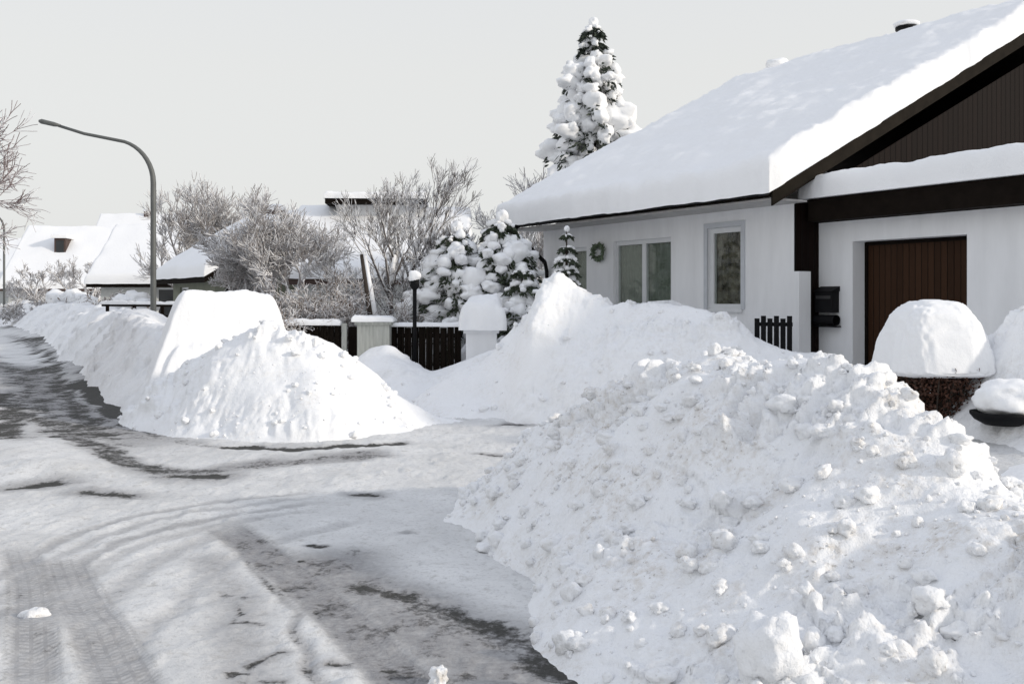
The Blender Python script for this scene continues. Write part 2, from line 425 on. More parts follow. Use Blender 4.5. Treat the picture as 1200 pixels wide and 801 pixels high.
# ---- the ground: one sheet, finer near the photographer
def build_ground():
    xl = [0.0]
    while xl[-1] < 900: xl.append(xl[-1] + .022 * max(1.0, (xl[-1] / 3.2) ** 1.35))
    xl = np.array(xl); xs = np.concatenate([-xl[:0:-1], xl]) - .6
    ys = np.concatenate([np.linspace(-60, 2.4, 12)[:-1], 2.5 * (1.0072 ** np.arange(900))])
    ys = ys[ys < 1400]
    X, Y = np.meshgrid(xs, ys); nx, ny = len(xs), len(ys)
    xr, yr = X.ravel(), Y.ravel()
    Z = ground_z(xr, yr)
    near = np.where((yr > 2) & (yr < 80) & (np.abs(xr) < 45))[0]
    x, y = xr[near], yr[near]
    p = np.stack([x, y, np.zeros(len(x))], 1)
    tar = np.zeros(len(x)); dep = np.zeros(len(x)); trd = np.zeros(len(x)); ts = np.zeros(len(x)); td = np.zeros(len(x)); gray = np.zeros(len(x))
    wa = .05 + .14 * sstep(8, 16, y); wx = x + wa * fbm(p * 1.8, 3, 3); wy = y + wa * 1.6 * fbm(p * 1.8, 3, 4)
    def stroke(px, w, t=0., g=0., depth=0., tread=0., soft=.5, straight=False, world=False):
        nonlocal tar, dep, trd, ts, td, gray
        pts = [q if world else G(*q) for q in px]
        # resample smooth
        pts = np.array(pts, float)
        if len(pts) > 2:
            u = np.linspace(0, 1, len(pts)); uu = np.linspace(0, 1, 10 * len(pts))
            # Catmull-Rom
            q = np.concatenate([[2 * pts[0] - pts[1]], pts, [2 * pts[-1] - pts[-2]]]); out = []
            for i in range(1, len(q) - 2):
                for k in np.linspace(0, 1, 8, endpoint=False):
                    a, b, c, d = q[i - 1], q[i], q[i + 1], q[i + 2]
                    out.append(.5 * (2 * b + (c - a) * k + (2 * a - 5 * b + 4 * c - d) * k * k + (3 * b - a - 3 * c + d) * k ** 3))
            pts = np.array(out + [pts[-1]])
        m = (x > pts[:, 0].min() - w * 2) & (x < pts[:, 0].max() + w * 2) & (y > pts[:, 1].min() - w * 2) & (y < pts[:, 1].max() + w * 2)
        i = np.where(m)[0]
        if not len(i): return
        d, sd, al, _ = seg_dist((x if straight else wx)[i], (y if straight else wy)[i], pts)
        k = 1 - sstep(w * (1 - soft), w, d)
        tot = al.max() + 1e-6; k = k * sstep(-.02, .12, al / tot) * (1 - sstep(.9, 1.02, al / tot)) if len(pts) > 2 else k
        tar[i] = np.maximum(tar[i], k * t); gray[i] = np.maximum(gray[i], k * g); dep[i] = np.maximum(dep[i], k * depth)
        if tread:
            b = k * tread > trd[i]
            ts[i] = np.where(b, al, ts[i]); td[i] = np.where(b, d * sd, td[i]); trd[i] = np.maximum(trd[i], k * tread)
    # wheel tracks by the near pile
    stroke([(255, 612), (300, 640), (345, 675), (400, 722), (455, 775), (520, 840)], .19, .33, 1, .016, 1.0, .45, True)
    stroke([(390, 672), (470, 700), (560, 738), (650, 785), (730, 825)], .24, .62, 1, .012, .0, .9)
    stroke([(360, 640), (440, 690), (540, 750), (640, 815)], .55, .30, 1, .012, .0, .8)
    stroke([(262, 618), (300, 675), (345, 740), (372, 790), (385, 830)], .05, .40, .8, .010, 0, .8)
    stroke([(240, 640), (262, 700), (290, 760), (310, 820)], .25, .12, .6, .008, 0, .9)
    # left tread
    stroke([(20, 640), (35, 680), (38, 730), (40, 820)], .13, .12, .62, .015, .9, .35, True)
    stroke([(70, 650), (90, 700), (125, 760), (160, 830)], .17, .12, .62, .015, .9, .35, True)
    # curved tracks crossing towards the drive
    for k, (o, g) in enumerate(((0, .45), (12, .35), (26, .5), (38, .3))):
        stroke([(-40, 700 + o * 2.2), (60, 640 + o * 1.6), (160, 604 + o), (270, 585 + o * .7), (380, 575 + o * .5)], .09, .0, g * 1.3, .006, 0, .7)
    stroke([(60, 760), (130, 690), (210, 640), (300, 615)], .16, .05, .45, .012, 0, .8)
    stroke([(130, 800), (190, 720), (260, 660), (330, 630), (440, 610)], .13, .05, .4, .012, 0, .8)
    # the road further up, half cleared
    stroke([(-160, 395), (-20, 380), (60, 392), (120, 425), (165, 470), (215, 505)], 1.5, .42, 1, .0, 0, .8)
    stroke([(-160, 420), (0, 430), (60, 470), (140, 510), (260, 528)], 1.0, .46, 1, .0, 0, .8)
    stroke([(-120, 392), (10, 386), (62, 402), (105, 440), (150, 488), (215, 516), (300, 524), (400, 522), (480, 517)], .30, .70, 1, .012, 0, .7)
    stroke([(95, 448), (125, 470), (150, 490), (185, 505)], .38, 1.0, 1, .015, 0, .6)
    stroke([(5, 392), (35, 405), (60, 430), (80, 465), (105, 500), (160, 528), (240, 542)], .26, .70, 1, .012, 0, .7)
    stroke([(-60, 402), (5, 425), (30, 460), (60, 492), (120, 522), (200, 540)], .24, .62, .9, .01, 0, .7)
    stroke([(-60, 450), (0, 468), (14, 500), (14, 522)], .42, .72, 1, .01, 0, .7)
    stroke([(20, 400), (50, 404), (70, 410)], .5, .8, 1, .0, 0, .7)
    stroke([(30, 440), (52, 432), (72, 440)], .35, .8, 1, .0, 0, .7)
    stroke([(250, 521), (330, 527), (400, 522), (480, 517)], .24, 1.1, 1, .02, 0, .8)
    stroke([(150, 545), (230, 552), (330, 540), (470, 530)], .45, .46, 1, .005, 0, .9)
    stroke([(60, 505), (110, 530), (170, 548), (240, 548)], .3, .66, 1, .005, 0, .8)
    # bare patches
    for a, b, w, t in (((22, 570), (64, 565), .17, 1.2), ((100, 575), (148, 580), .17, 1.1), ((212, 557), (256, 558), .22, 1.25), ((412, 580), (438, 581), .10, 1.1), ((358, 638), (372, 640), .035, 1.2),
                       ((345, 656), (352, 657), .03, 1.1), ((560, 530), (590, 531), .08, .9), ((590, 498), (606, 498), .1, 1.1), ((60, 508), (130, 511), .12, 1.1), ((425, 644), (432, 645), .02, .9), ((470, 626), (478, 627), .03, .8),
                       ((300, 772), (330, 760), .04, .85), ((270, 730), (300, 728), .03, .8), ((262, 710), (272, 722), .025, .8), ((385, 772), (410, 776), .035, .9), ((440, 782), (458, 784), .03, .9), ((280, 785), (300, 782), .03, .8), ((350, 716), (364, 722), .03, .7), ((250, 698), (285, 702), .02, .7), ((320, 790), (340, 792), .03, .7)):
        stroke([a, b], w, t * .82, 1, .008, 0, .9); stroke([a, b], w * 2.4, .38, .9, .0, 0, .95)
    # road is packed and greyish wherever cars drive
    road = 1 - sstep(-.3, 1.5, x + .35 * (y - 5)) * (y < 9)
    z = Z[near]
    soft = 1 - np.clip(gray, 0, 1)
    z = z + .008 * fbm(p * 1.3, 4, 11) + .006 * fbm(p * 5.5, 3, 12) * (.4 + soft) + .006 * fbm(p * 18, 2, 15)
    # scattered slush crumbs
    d, c = worley(p * 9, 77); z = z + .016 * np.sqrt(np.clip(1 - (d / .5) ** 2, 0, 1)) * (c > .82) * soft
    # heaped soft snow at the left of the lane
    for (px, py, hh, w) in ((30, 540, .06, 1.0), (-40, 530, .09, 1.4), (60, 552, .10, .6), (20, 745, .07, .5)):
        cx, cy = G(px, py); z = z + hh * np.exp(-((x - cx) / w) ** 2 - ((y - cy) / (w * .55)) ** 2)
    z = z - dep
    Z[near] = z
    far = np.setdiff1d(np.arange(len(xr)), near)
    pf = np.stack([xr[far] * .05, yr[far] * .05, np.zeros(len(far))], 1)
    Z[far] = Z[far] + .10 * fbm(pf, 3, 13)
    o, _ = grid_mesh('ground', np.stack([xr, yr, Z], 1), nx, ny, 'road_snow')
    for nm, arr in (('tar', tar), ('gray', gray), ('trd', trd), ('ts', ts), ('td', td)):
        full = np.zeros(len(xr), np.float32); full[near] = arr
        a = o.data.attributes.new(nm, 'FLOAT', 'POINT'); a.data.foreach_set('value', full)
    tag(o, kind='structure')

def road_mat():
    m, nt, b = node_mat('packed_road_snow'); co = coords(nt)
    at = lambda n: N(nt, 'ShaderNodeAttribute', attribute_name=n).outputs['Fac']
    tar, gray, trd, ts, td = (at(k) for k in ('tar', 'gray', 'trd', 'ts', 'td'))
    n1 = noise(nt, co, 3.0, 6, .65); n2 = noise(nt, co, 22, 6, .7); n3 = noise(nt, co, 1.1, 4, .6)
    # packed snow -> grey slush
    gq = maths(nt, 'MULTIPLY_ADD', n2, .9, maths(nt, 'MULTIPLY_ADD', n1, .8, -.85))
    g = maths(nt, 'MULTIPLY', gray, maths(nt, 'ADD', .78, gq), None, True)
    base = mixc(nt, ramp(nt, n3, [(.35, (0, 0, 0)), (.7, (1, 1, 1))]).outputs[0], (.64, .64, .635), (.78, .78, .775))
    base = mixc(nt, ramp(nt, noise(nt, co, 9, 6, .72), [(.54, (0, 0, 0)), (.70, (.75, .75, .75))]).outputs[0], base, (.47, .46, .44))
    base = mixc(nt, ramp(nt, noise(nt, co, 31, 5, .7), [(.52, (0, 0, 0)), (.68, (.6, .6, .6))]).outputs[0], base, (.46, .455, .45))
    c = mixc(nt, g, base, (.235, .23, .235))
    # tread bars
    ph = maths(nt, 'MULTIPLY_ADD', maths(nt, 'ABSOLUTE', td), 14.0, maths(nt, 'MULTIPLY', ts, 26.0))
    bar = maths(nt, 'GREATER_THAN', maths(nt, 'FRACT', ph), .55)
    grv = maths(nt, 'GREATER_THAN', maths(nt, 'FRACT', maths(nt, 'MULTIPLY', td, 16.0)), .72)
    tr = maths(nt, 'MULTIPLY', trd, maths(nt, 'MAXIMUM', bar, grv))
    tr = maths(nt, 'MULTIPLY', tr, ramp(nt, n1, [(.3, (.25, .25, .25)), (.6, (1, 1, 1))]).outputs[0])
    c = mixc(nt, maths(nt, 'MULTIPLY', tr, .45), c, (.25, .245, .25))
    # wet asphalt showing through
    q = maths(nt, 'ADD', tar, maths(nt, 'ADD', maths(nt, 'MULTIPLY_ADD', n2, 1.1, -.55), maths(nt, 'MULTIPLY_ADD', n1, 1.7, -.85)))
    tf = ramp(nt, q, [(.42, (0, 0, 0)), (.72, (1, 1, 1))]).outputs[0]
    asp = mixc(nt, noise(nt, co, 60, 3), (.032, .032, .030), (.10, .098, .092))
    nt.links.new(mixc(nt, tf, c, asp), b.inputs['Base Color'])
    nt.links.new(maths(nt, 'MULTIPLY_ADD', tf, -.1, .8), b.inputs['Roughness'])
    b.inputs['Specular IOR Level'].default_value = .10
    hgt = maths(nt, 'SUBTRACT', n2, maths(nt, 'MULTIPLY', tr, .8))
    hgt = maths(nt, 'SUBTRACT', hgt, tf)
    pv = bump(nt, b, hgt, .6, .02); bump(nt, b, noise(nt, co, 90, 4, .6), .4, .006, pv)
    return m
M['road_snow'] = road_mat()
build_ground()

# ------------------------------------------------------------------ snow piles
make_pile('snow_pile', 'largest nearest ploughed snow heap, dirty lumpy slope filling the lower right corner', [
    [(.35, 8.0, .78, .9, 1.0), (.72, 7.6, 1.08, 1.15, 1.1), (1.38, 7.0, 1.45, 1.75, 1.3), (1.88, 6.1, 1.47, 2.1, 1.2), (2.12, 5.55, 1.16, 2.05, 1.0), (2.38, 4.9, .86, 2.0, 1.1), (2.9, 3.6, .80, 1.9, 1.3), (3.4, 2.2, .80, 1.9, 1.3)][::-1],
    [(1.35, 4.75, .40, .45, .45), (1.18, 4.4, .36, .4, .4)]], .0135, 11, 1.15, lumps=2600)
make_pile('snow_pile', 'cream sunlit snow heap in front of the buried car at the road bend', [
    [(-1.25, 14.0, .10, .6, .5), (-1.75, 13.8, .62, 1.2, .8), (-2.15, 13.7, 1.05, 1.5, 1.0), (-2.55, 13.6, 1.36, 1.7, 1.1), (-3.05, 13.6, 1.36, 1.75, 1.2), (-3.6, 13.7, 1.18, 1.65, 1.2), (-4.2, 14.1, .92, 1.3, 1.1)],
    [(-3.6, 13.6, .85, 1.2, 1.0), (-4.4, 14.6, .8, .95, 1.0), (-5.1, 15.8, .85, 1.0, 1.0)]], .020, 23, 1.25, 'snow_mid',
    smooth_zone=lambda p: .25 + .75 * sstep(.55, .95, p[:, 2] + .35 * (-3.2 - p[:, 0])), lumps=420, slide=(.15, -.99))
make_pile('snow_bank', 'low lumpy snow bank running up the left road past the street lamp', [
    [(-5.1, 15.6, .85, 1.0, 1.1), (-6.1, 17.5, .95, 1.0, 1.2), (-8.3, 22, 1.05, 1.1, 1.7), (-11.9, 29, 1.0, 1.3, 2.1), (-17.0, 39.5, 1.0, 1.5, 2.6), (-27, 58, 1.1, 2.0, 3), (-46, 80, 1.2, 2.5, 3.5)]], .075, 31, 1.3, 'snow_mid', lumps=120)
make_pile('snow_pile', 'tallest white snow heap against the front of the white house, peaked at its left', [
    [(-.5, 15.4, .55, 1.2, 1.2), (.1, 15.5, 1.30, 1.7, 1.6), (.50, 15.3, 2.08, 1.9, 1.9), (.80, 15.2, 1.90, 1.9, 1.9), (1.25, 15.0, 1.62, 1.8, 1.9), (1.9, 14.7, 1.58, 1.8, 1.9), (2.6, 14.4, 1.45, 1.8, 1.9), (3.3, 13.9, 1.15, 1.8, 1.8), (3.95, 13.5, .72, 1.5, 1.5), (4.7, 13.0, .3, 1.2, 1.2)][::-1]], .021, 47, 1.0, 'snow_mid',
    smooth_zone=lambda p: .45 + .55 * sstep(1.0, 1.5, p[:, 2]), lumps=420, slide=(-.4, -.92))
make_pile('snow_pile', 'shaded snow heap at the right edge beside the snow domed shrub', [
    [(5.3, 9.2, .6, .8, 1.0), (5.3, 10.2, 1.28, 1.1, 1.2), (5.9, 10.6, 1.3, 1.3, 1.3), (6.9, 9.6, 1.3, 1.5, 1.5)],
    [(4.7, 8.0, .15, .9, .9), (5.4, 7.9, .32, 1.0, 1.0), (6.4, 7.8, .5, 1.2, 1.2)]], .025, 53, .6, 'snow_mid', lumps=60)
make_pile('snow_pile', 'small bluish snow heap in the shade at the foot of the dark garden gate', [
    [(-1.95, 16.6, .45, 1.0, .9), (-2.3, 17.0, .62, 1.1, .9), (-2.9, 17.0, .35, 1.0, .9)], [(-.4, 16.6, .6, 1.2, 1.0), (.2, 16.4, .8, 1.2, 1.2)]], .035, 59, .6, 'snow_mid', lumps=30)

def clump(px, py, Y, r, seed, label):
    c = P(px, py, Y); mb = MB(); blob(mb, (0, 0, 0), r, seed, .24, ICO3, .4, 1.4)
    v = mb.v[0]; mb.v[0] = v + .03 * fbm(v * 14, 3, seed)[:, None] * v / np.linalg.norm(v, axis=1)[:, None]
    mb.v[0] = mb.v[0] + np.array(c)
    o = mb.build('snow_clump', 'snow_pile', None, True)
    return tag(o, label, 'snow clump', 'loose lumps of snow')
clump(902, 765, 3.95, (.13, .13, .15), 14, 'big upright chunk of snow at the foot of the nearest heap')
clump(514, 796, 4.43, (.045, .05, .045), 9, 'small white lump of snow on the grey wheel track')
clump(42, 724, 5.3, (.05, .05, .04), 12, 'small white lump of snow on the road at the far left')

# ------------------------------------------------------------------ house
def rel(o, a, b, t, d, z): return np.array(o) + np.array(a) * t + np.array(b) * d + UP * z

def wall_holes(mb, o, a, b, L, z0, z1, th, holes):
    """wall in plane a-z starting at o, thickness th along b, rectangular holes (t0,t1,z0,z1)"""
    ts = sorted({0, L} | {h[0] for h in holes} | {h[1] for h in holes}); zs = sorted({z0, z1} | {h[2] for h in holes} | {h[3] for h in holes})
    solid = [[not any(h[0] <= (ts[i] + ts[i + 1]) / 2 <= h[1] and h[2] <= (zs[j] + zs[j + 1]) / 2 <= h[3] for h in holes) for j in range(len(zs) - 1)] for i in range(len(ts) - 1)]
    R = lambda t, d, z: rel(o, a, b, t, d, z)
    sg = lambda i, j: 0 <= i < len(ts) - 1 and 0 <= j < len(zs) - 1 and solid[i][j]
    for i in range(len(ts) - 1):
        for j in range(len(zs) - 1):
            if not solid[i][j]: continue
            t0, t1, y0, y1 = ts[i], ts[i + 1], zs[j], zs[j + 1]
            mb.quad(R(t0, 0, y0), R(t1, 0, y0), R(t1, 0, y1), R(t0, 0, y1)); mb.quad(R(t1, th, y0), R(t0, th, y0), R(t0, th, y1), R(t1, th, y1))
            if not sg(i - 1, j): mb.quad(R(t0, th, y0), R(t0, 0, y0), R(t0, 0, y1), R(t0, th, y1))
            if not sg(i + 1, j): mb.quad(R(t1, 0, y0), R(t1, th, y0), R(t1, th, y1), R(t1, 0, y1))
            if not sg(i, j - 1): mb.quad(R(t0, th, y0), R(t1, th, y0), R(t1, 0, y0), R(t0, 0, y0))
            if not sg(i, j + 1): mb.quad(R(t0, 0, y1), R(t1, 0, y1), R(t1, th, y1), R(t0, th, y1))

def snow_slab(name, o, a, la, b, lb, T, r, parent, res=.08, seed=1, wave=.05, pw=3.0, mat='snow_soft', edge_noise=.03, up=UP):
    """a blanket of snow with rounded edges on a sloping rectangle"""
    def axis(L):
        e = r * (1 - np.cos(np.linspace(0, pi / 2, 9)))
        n = max(2, int((L - 2 * r) / res)); return np.concatenate([e[:-1], np.linspace(r, L - r, n), (L - e[:-1])[::-1]])
    s, t = axis(la), axis(lb); S, Tt = np.meshgrid(s, t)
    d = np.minimum(np.minimum(S, la - S), np.minimum(Tt, lb - Tt))
    k = np.clip(d / r, 0, 1); prof = (1 - (1 - k) ** pw) ** (1 / pw)
    a, b, o = np.array(a), np.array(b), np.array(o)
    base = o + S[..., None] * a + Tt[..., None] * b
    nz = fbm(base.reshape(-1, 3) * .6, 3, seed).reshape(S.shape) * wave + fbm(base.reshape(-1, 3) * 3.0, 3, seed + 3).reshape(S.shape) * wave * .32 + fbm(base.reshape(-1, 3) * 9.0, 3, seed + 5).reshape(S.shape) * .010 * (1 + 2 * (1 - k))
    hgt = prof * (T + nz)
    # edge wobble
    en = fbm(base.reshape(-1, 3) * 2.2, 3, seed + 7).reshape(S.shape) * edge_noise * (1 - k)
    base = base + en[..., None] * (np.sign(S - la / 2) * (np.minimum(S, la - S) <= d + 1e-9))[..., None] * a + en[..., None] * (np.sign(Tt - lb / 2) * (np.minimum(Tt, lb - Tt) <= d + 1e-9))[..., None] * b
    top = base + hgt[..., None] * np.array(up)
    n, m = len(s), len(t)
    ob, _ = grid_mesh(name, top.reshape(-1, 3), n, m, mat, None, parent)
    # underside
    mb = MB(); c = [base[0, 0], base[0, -1], base[-1, -1], base[-1, 0]]
    mb.v.append(np.array(c) + np.array(up) * .004); mb.n = 4; mb.f = [(3, 2, 1, 0)]
    u = mb.build('underside', mat, parent, True); bm_join(ob, u)
    return ob

def window(parent, o, a, b, t0, t1, z0, z1, frame=.07, mull=(), curtain=None, proud=-.06, name='window'):
    R = lambda t, d, z: rel(o, a, b, t, d, z); A, B = np.array(a), np.array(b)
    mb = MB(); dd = -proud; fd = .07
    mb.box(R(t0, dd, z0), A * frame, B * fd, UP * (z1 - z0)); mb.box(R(t1 - frame, dd, z0), A * frame, B * fd, UP * (z1 - z0))
    mb.box(R(t0 + frame, dd, z1 - frame), A * (t1 - t0 - 2 * frame), B * fd, UP * frame); mb.box(R(t0 + frame, dd, z0), A * (t1 - t0 - 2 * frame), B * fd, UP * frame)
    for q in mull: mb.box(R(q - frame * .7, dd - .003, z0 + frame), A * frame * 1.4, B * fd, UP * (z1 - z0 - 2 * frame))
    w = mb.build(name, 'frame_white', parent)
    g = MB(); edges = [t0 + frame] + [x for q in mull for x in (q - frame * .7, q + frame * .7)] + [t1 - frame]
    for k in range(0, len(edges), 2):
        g = MB(); g.box(R(edges[k], dd + .03, z0 + frame), A * (edges[k + 1] - edges[k]), B * .012, UP * (z1 - z0 - 2 * frame)); g.build('pane', 'glass', w)
    if curtain:
        c = MB(); n = 90; tt = np.linspace(t0 + .01, t1 - .01, n)
        dz = dd + .10 + .012 * np.sin(tt * 44) + .008 * np.sin(tt * 19)
        vs = [R(t, d, z0 + .01) for t, d in zip(tt, dz)] + [R(t, d, z1 - .01) for t, d in zip(tt, dz)]
        c.add(vs, [(i, i + 1, i + 1 + n, i + n) for i in range(n - 1)]); c.build('curtain', curtain, w, True)
    return w

PITCH = .515
house = thing('house', tuple(HA), 'white single storey house with thick snow on its pitched roof and dark brown gable', 'house')
HL, HD, EZ = 7.6, 12.5, 3.24
win = [(1.2, 2.06, 1.52, 2.95), (3.08, 4.92, 1.40, 2.86), (5.88, 6.6, 1.45, 2.8)]
mb = MB(); wall_holes(mb, HA, W, IN, HL, -.1, EZ, .3, win)
mb.box(rel(HA, W, IN, HL - .3, .3, -.1), W * .3, IN * (HD - .6), UP * (EZ + .1)); mb.box(rel(HA, W, IN, 0, HD - .3, -.1), W * HL, IN * .3, UP * (EZ + .1))
mb.prism([rel(HA, W, IN, HL - .3, 0, EZ + .002), rel(HA, W, IN, HL - .3, HD, EZ + .002), rel(HA, W, IN, HL - .3, HD / 2, EZ + HD / 2 * PITCH - .1)], W * .3)
mb.box(rel(HA, W, IN, -.12, -.01, -.1), W * .118, IN * .26, UP * 2.24)
mb.build('wall', 'plaster', house)
# dark boarded gable end
mb = MB(); mb.prism([rel(HA, W, IN, -.04, .004, -.1), rel(HA, W, IN, -.04, HD, -.1), rel(HA, W, IN, -.04, HD, EZ - .02), rel(HA, W, IN, -.04, HD / 2, EZ + HD / 2 * PITCH - .16), rel(HA, W, IN, -.04, .004, EZ - .02)], W * .037)
o = mb.build('gable_wall', 'gable_boards', house); uv_planar(o, IN)
window(house, HA, W, IN, *win[0], .09, (), 'lace'); window(house, HA, W, IN, *win[1], .085, (3.98,), 'curtain'); window(house, HA, W, IN, *win[2], .08, (), 'curtain')
mb = MB()
for (t0, t1, z0, z1) in win: mb.box(rel(HA, W, IN, t0 - .04, -.05, z0 - .05), W * (t1 - t0 + .08), IN * .14, UP * .047)
mb.build('window_sill', 'frame_white', house)
# outer trim round the single window
mb = MB(); t0, t1, z0, z1 = win[0]
for (p, l, h) in (((t0 - .09, z0), .09, z1 - z0), ((t1, z0), .09, z1 - z0), ((t0 - .09, z1), t1 - t0 + .18, .09)):
    mb.box(rel(HA, W, IN, p[0], -.02, p[1]), W * l, IN * .04, UP * h)
mb.build('window_trim', plain('blue_grey_trim', (.52, .54, .57), .6, .05), house)
EO, GO = .80, .30                                     # eave and gable overhang
RL = HL + 2 * GO
ez = EZ + .03
def roof_pt(t, d, z=0):                               # on the front slope, d from the eave edge
    return rel(HA, W, IN, t, d - EO, ez + d * PITCH + z)
mb = MB(); run = HD / 2 + EO
sl = IN + UP * PITCH; slb = -IN + UP * PITCH
mb.box(roof_pt(-GO, 0), W * RL, sl * run, UP * .13)
bk = rel(HA, W, IN, -GO, HD + EO, ez); mb.box(bk, W * RL, slb * (run - .004), UP * .13)
mb.build('roof', 'brown_fascia', house)
mb = MB()                                             # soffit boards under the eave
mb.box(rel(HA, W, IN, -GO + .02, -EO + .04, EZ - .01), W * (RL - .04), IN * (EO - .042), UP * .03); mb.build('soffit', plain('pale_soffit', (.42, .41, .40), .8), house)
mb = MB()                                             # barge boards along the near and far rake
for t in (-GO - .035, HL + GO + .002):
    mb = MB(); mb.box(rel(HA, W, IN, t, -EO, ez - .14), W * .033, sl * (run), UP * .27); mb.box(rel(HA, W, IN, t, HD + EO, ez - .14), W * .033, slb * (run - .005), UP * .27)
    mb.build('bargeboard', 'bargeboard', house)
mb = MB()                                             # open gutter
n = 10; an = np.linspace(pi, 2 * pi, n); prof = [(-EO - .075 + .07 * cos(x), ez + .10 + .08 * sin(x)) for x in an] + [(-EO - .075 + .058 * cos(x), ez + .10 + .068 * sin(x)) for x in an[::-1]]
mb.prism([rel(HA, W, IN, -GO, d, z) for d, z in prof], W * RL); mb.build('gutter', 'gutter', house)
mb = MB(); mb.tube([rel(HA, W, IN, HL - .25, -EO - .07, ez + .04), rel(HA, W, IN, HL - .25, -EO - .07, ez - .14), rel(HA, W, IN, HL - .25, -.12, ez - .75), rel(HA, W, IN, HL - .25, -.07, ez - .95), rel(HA, W, IN, HL - .25, -.07, .2)], .045, 10)
mb.build('downpipe', 'black_metal', house, True)
snow_slab('roof_snow', roof_pt(-GO - .16, -.20, .14), W, RL + .32, sl / np.linalg.norm(sl), np.linalg.norm(sl) * (run + .18), .53, .27, house, .07, 3, .08, 5.0, edge_noise=.05)
o = snow_slab('roof_snow', rel(HA, W, IN, HL + GO + .1, HD + EO + .12, ez + .14 - .12 * PITCH), -W, RL + .2, slb / np.linalg.norm(slb), np.linalg.norm(slb) * (run + .10), .46, .30, house, .2, 8, .05, 3.2)
# chimney and vent on the far side of the ridge
c = rel(HA, W, IN, HL - .5, HD / 2 + .5, EZ + HD / 2 * PITCH - .5)
mb = MB(); mb.box(c, W * .4, IN * .4, UP * 1.7); ch = mb.build('chimney', 'plaster', house)
mb = MB(); blob(mb, c + W * .2 + IN * .2 + UP * 1.78, (.32, .32, .17), 4, .2); mb.build('snow_cap', 'snow_soft', ch, True)
c = rel(HA, W, IN, 3.1, HD / 2 + .4, EZ + HD / 2 * PITCH - .3)
mb = MB(); mb.tube([c, c + UP * 1.52], .07, 12); mb.tube([c + UP * 1.48, c + UP * 1.54], [.24, .24], 14); vp = mb.build('vent_pipe', 'black_metal', house, True)
mb = MB(); blob(mb, c + UP * 1.60, (.26, .26, .08), 6, .15); mb.build('snow_cap', 'snow_soft', vp, True)

# wreath on the front wall
c = rel(HA, W, IN, 5.36, -.05, 2.66); wr = thing('wreath', tuple(c), 'small round green wreath hung on the white wall left of the double window', 'wreath')
rng = random.Random(4); mb = MB()
for k in range(260):
    a = rng.uniform(0, 2 * pi); r = .15 + rng.uniform(-.05, .05)
    q = c + W * (r * cos(a) * 1.15) + UP * (r * sin(a)) - IN * rng.uniform(0, .06)
    d = np.array([rng.uniform(-1, 1) for _ in range(3)]) * .05; e = np.array([rng.uniform(-1, 1) for _ in range(3)]) * .02
    mb.quad(q - d, q - e, q + d, q + e)
mb.build('greenery', 'wreath', wr)
mb = MB(); an = np.linspace(0, 2 * pi, 30); mb.tube([c + W * (.15 * 1.15 * cos(x)) + UP * .15 * sin(x) - IN * .02 for x in an], .028, 8); mb.build('ring', 'wreath', wr, True)

# ------------------------------------------------------------------ garage
S = -W
gar = thing('garage', tuple(GA), 'flat roofed white garage with brown boarded door and snow on its dark fascia', 'garage')
GL, GD, GZ = 6.4, 6.0, 2.93
dr = (.70, 2.70, .2, 2.60)
mb = MB(); o0 = GA + S * .03
wall_holes(mb, o0, S, IN, GL, -.1, GZ, .42, [(dr[0], dr[1], -.1, dr[3])])
mb.box(rel(o0, S, IN, GL - .3, .42, -.1), S * .3, IN * (GD - .72), UP * (GZ + .1)); mb.box(rel(o0, S, IN, 0, GD - .3, -.1), S * GL, IN * .3, UP * (GZ + .1))
mb.build('wall', 'plaster', gar)
mb = MB(); mb.box(rel(o0, S, IN, dr[0] + .002, .30, .2), S * (dr[1] - dr[0] - .004), IN * .06, UP * (dr[3] - .202)); d = mb.build('door', 'garage_boards', gar); uv_planar(d, S)
mb = MB()
for q in (dr[0] + .002, dr[1] - .052): mb.box(rel(o0, S, IN, q, .27, .2), S * .05, IN * .028, UP * (dr[3] - .21))
mb.box(rel(o0, S, IN, dr[0] + .054, .27, dr[3] - .06), S * (dr[1] - dr[0] - .108), IN * .028, UP * .055); mb.build('door_frame', 'brown_fascia', gar)
mb = MB(); c = rel(o0, S, IN, 1.7, .29, 1.15); mb.tube([c, c - IN * .05, c - IN * .05 + S * .1], .012, 8); mb.build('handle', 'black_metal', d)
mb = MB(); mb.box(rel(o0, S, IN, .10, -.34, GZ + .002), S * (GL + .2), IN * (GD + .6), UP * .36); mb.build('fascia', 'brown_fascia', gar)
snow_slab('roof_snow', rel(o0, S, IN, -.02, -.42, GZ + .365), S, GL + .45, IN, GD + .7, .40, .17, gar, .07, 15, .06, 3.0, edge_noise=.05)

# letter box on the garage wall
c = rel(o0, S, IN, .05, -.002, 1.26); mbx = thing('mailbox', tuple(c), 'black letter box with newspaper holder fixed to the white wall left of the garage door', 'mailbox')
mb = MB(); R = lambda t, d, z: rel(c, S, IN, t, d, z)
mb.box(R(.02, -.16, .22), S * .36, IN * .16, UP * .34); mb.prism([R(0, -.19, .56), R(0, 0, .56), R(0, 0, .64)], S * .40); mb.build('box', 'black_metal', mbx)
mb = MB(); mb.box(R(.05, -.166, .44), S * .30, IN * .006, UP * .05); mb.build('flap', plain('dark_flap', (.03, .03, .03), .6), mbx)
mb = MB(); mb.tube([R(0, -.1, .10), R(.42, -.1, .10)], .085, 14, False); mb.box(R(-.01, -.17, -.01), S * .44, IN * .16, UP * .02); mb.build('newspaper_holder', 'black_metal', mbx, True)
mb = MB(); mb.tube([R(-.02, -.1, .11), R(.30, -.1, .11)], .05, 12); mb.build('newspaper', 'paper', mbx, True)

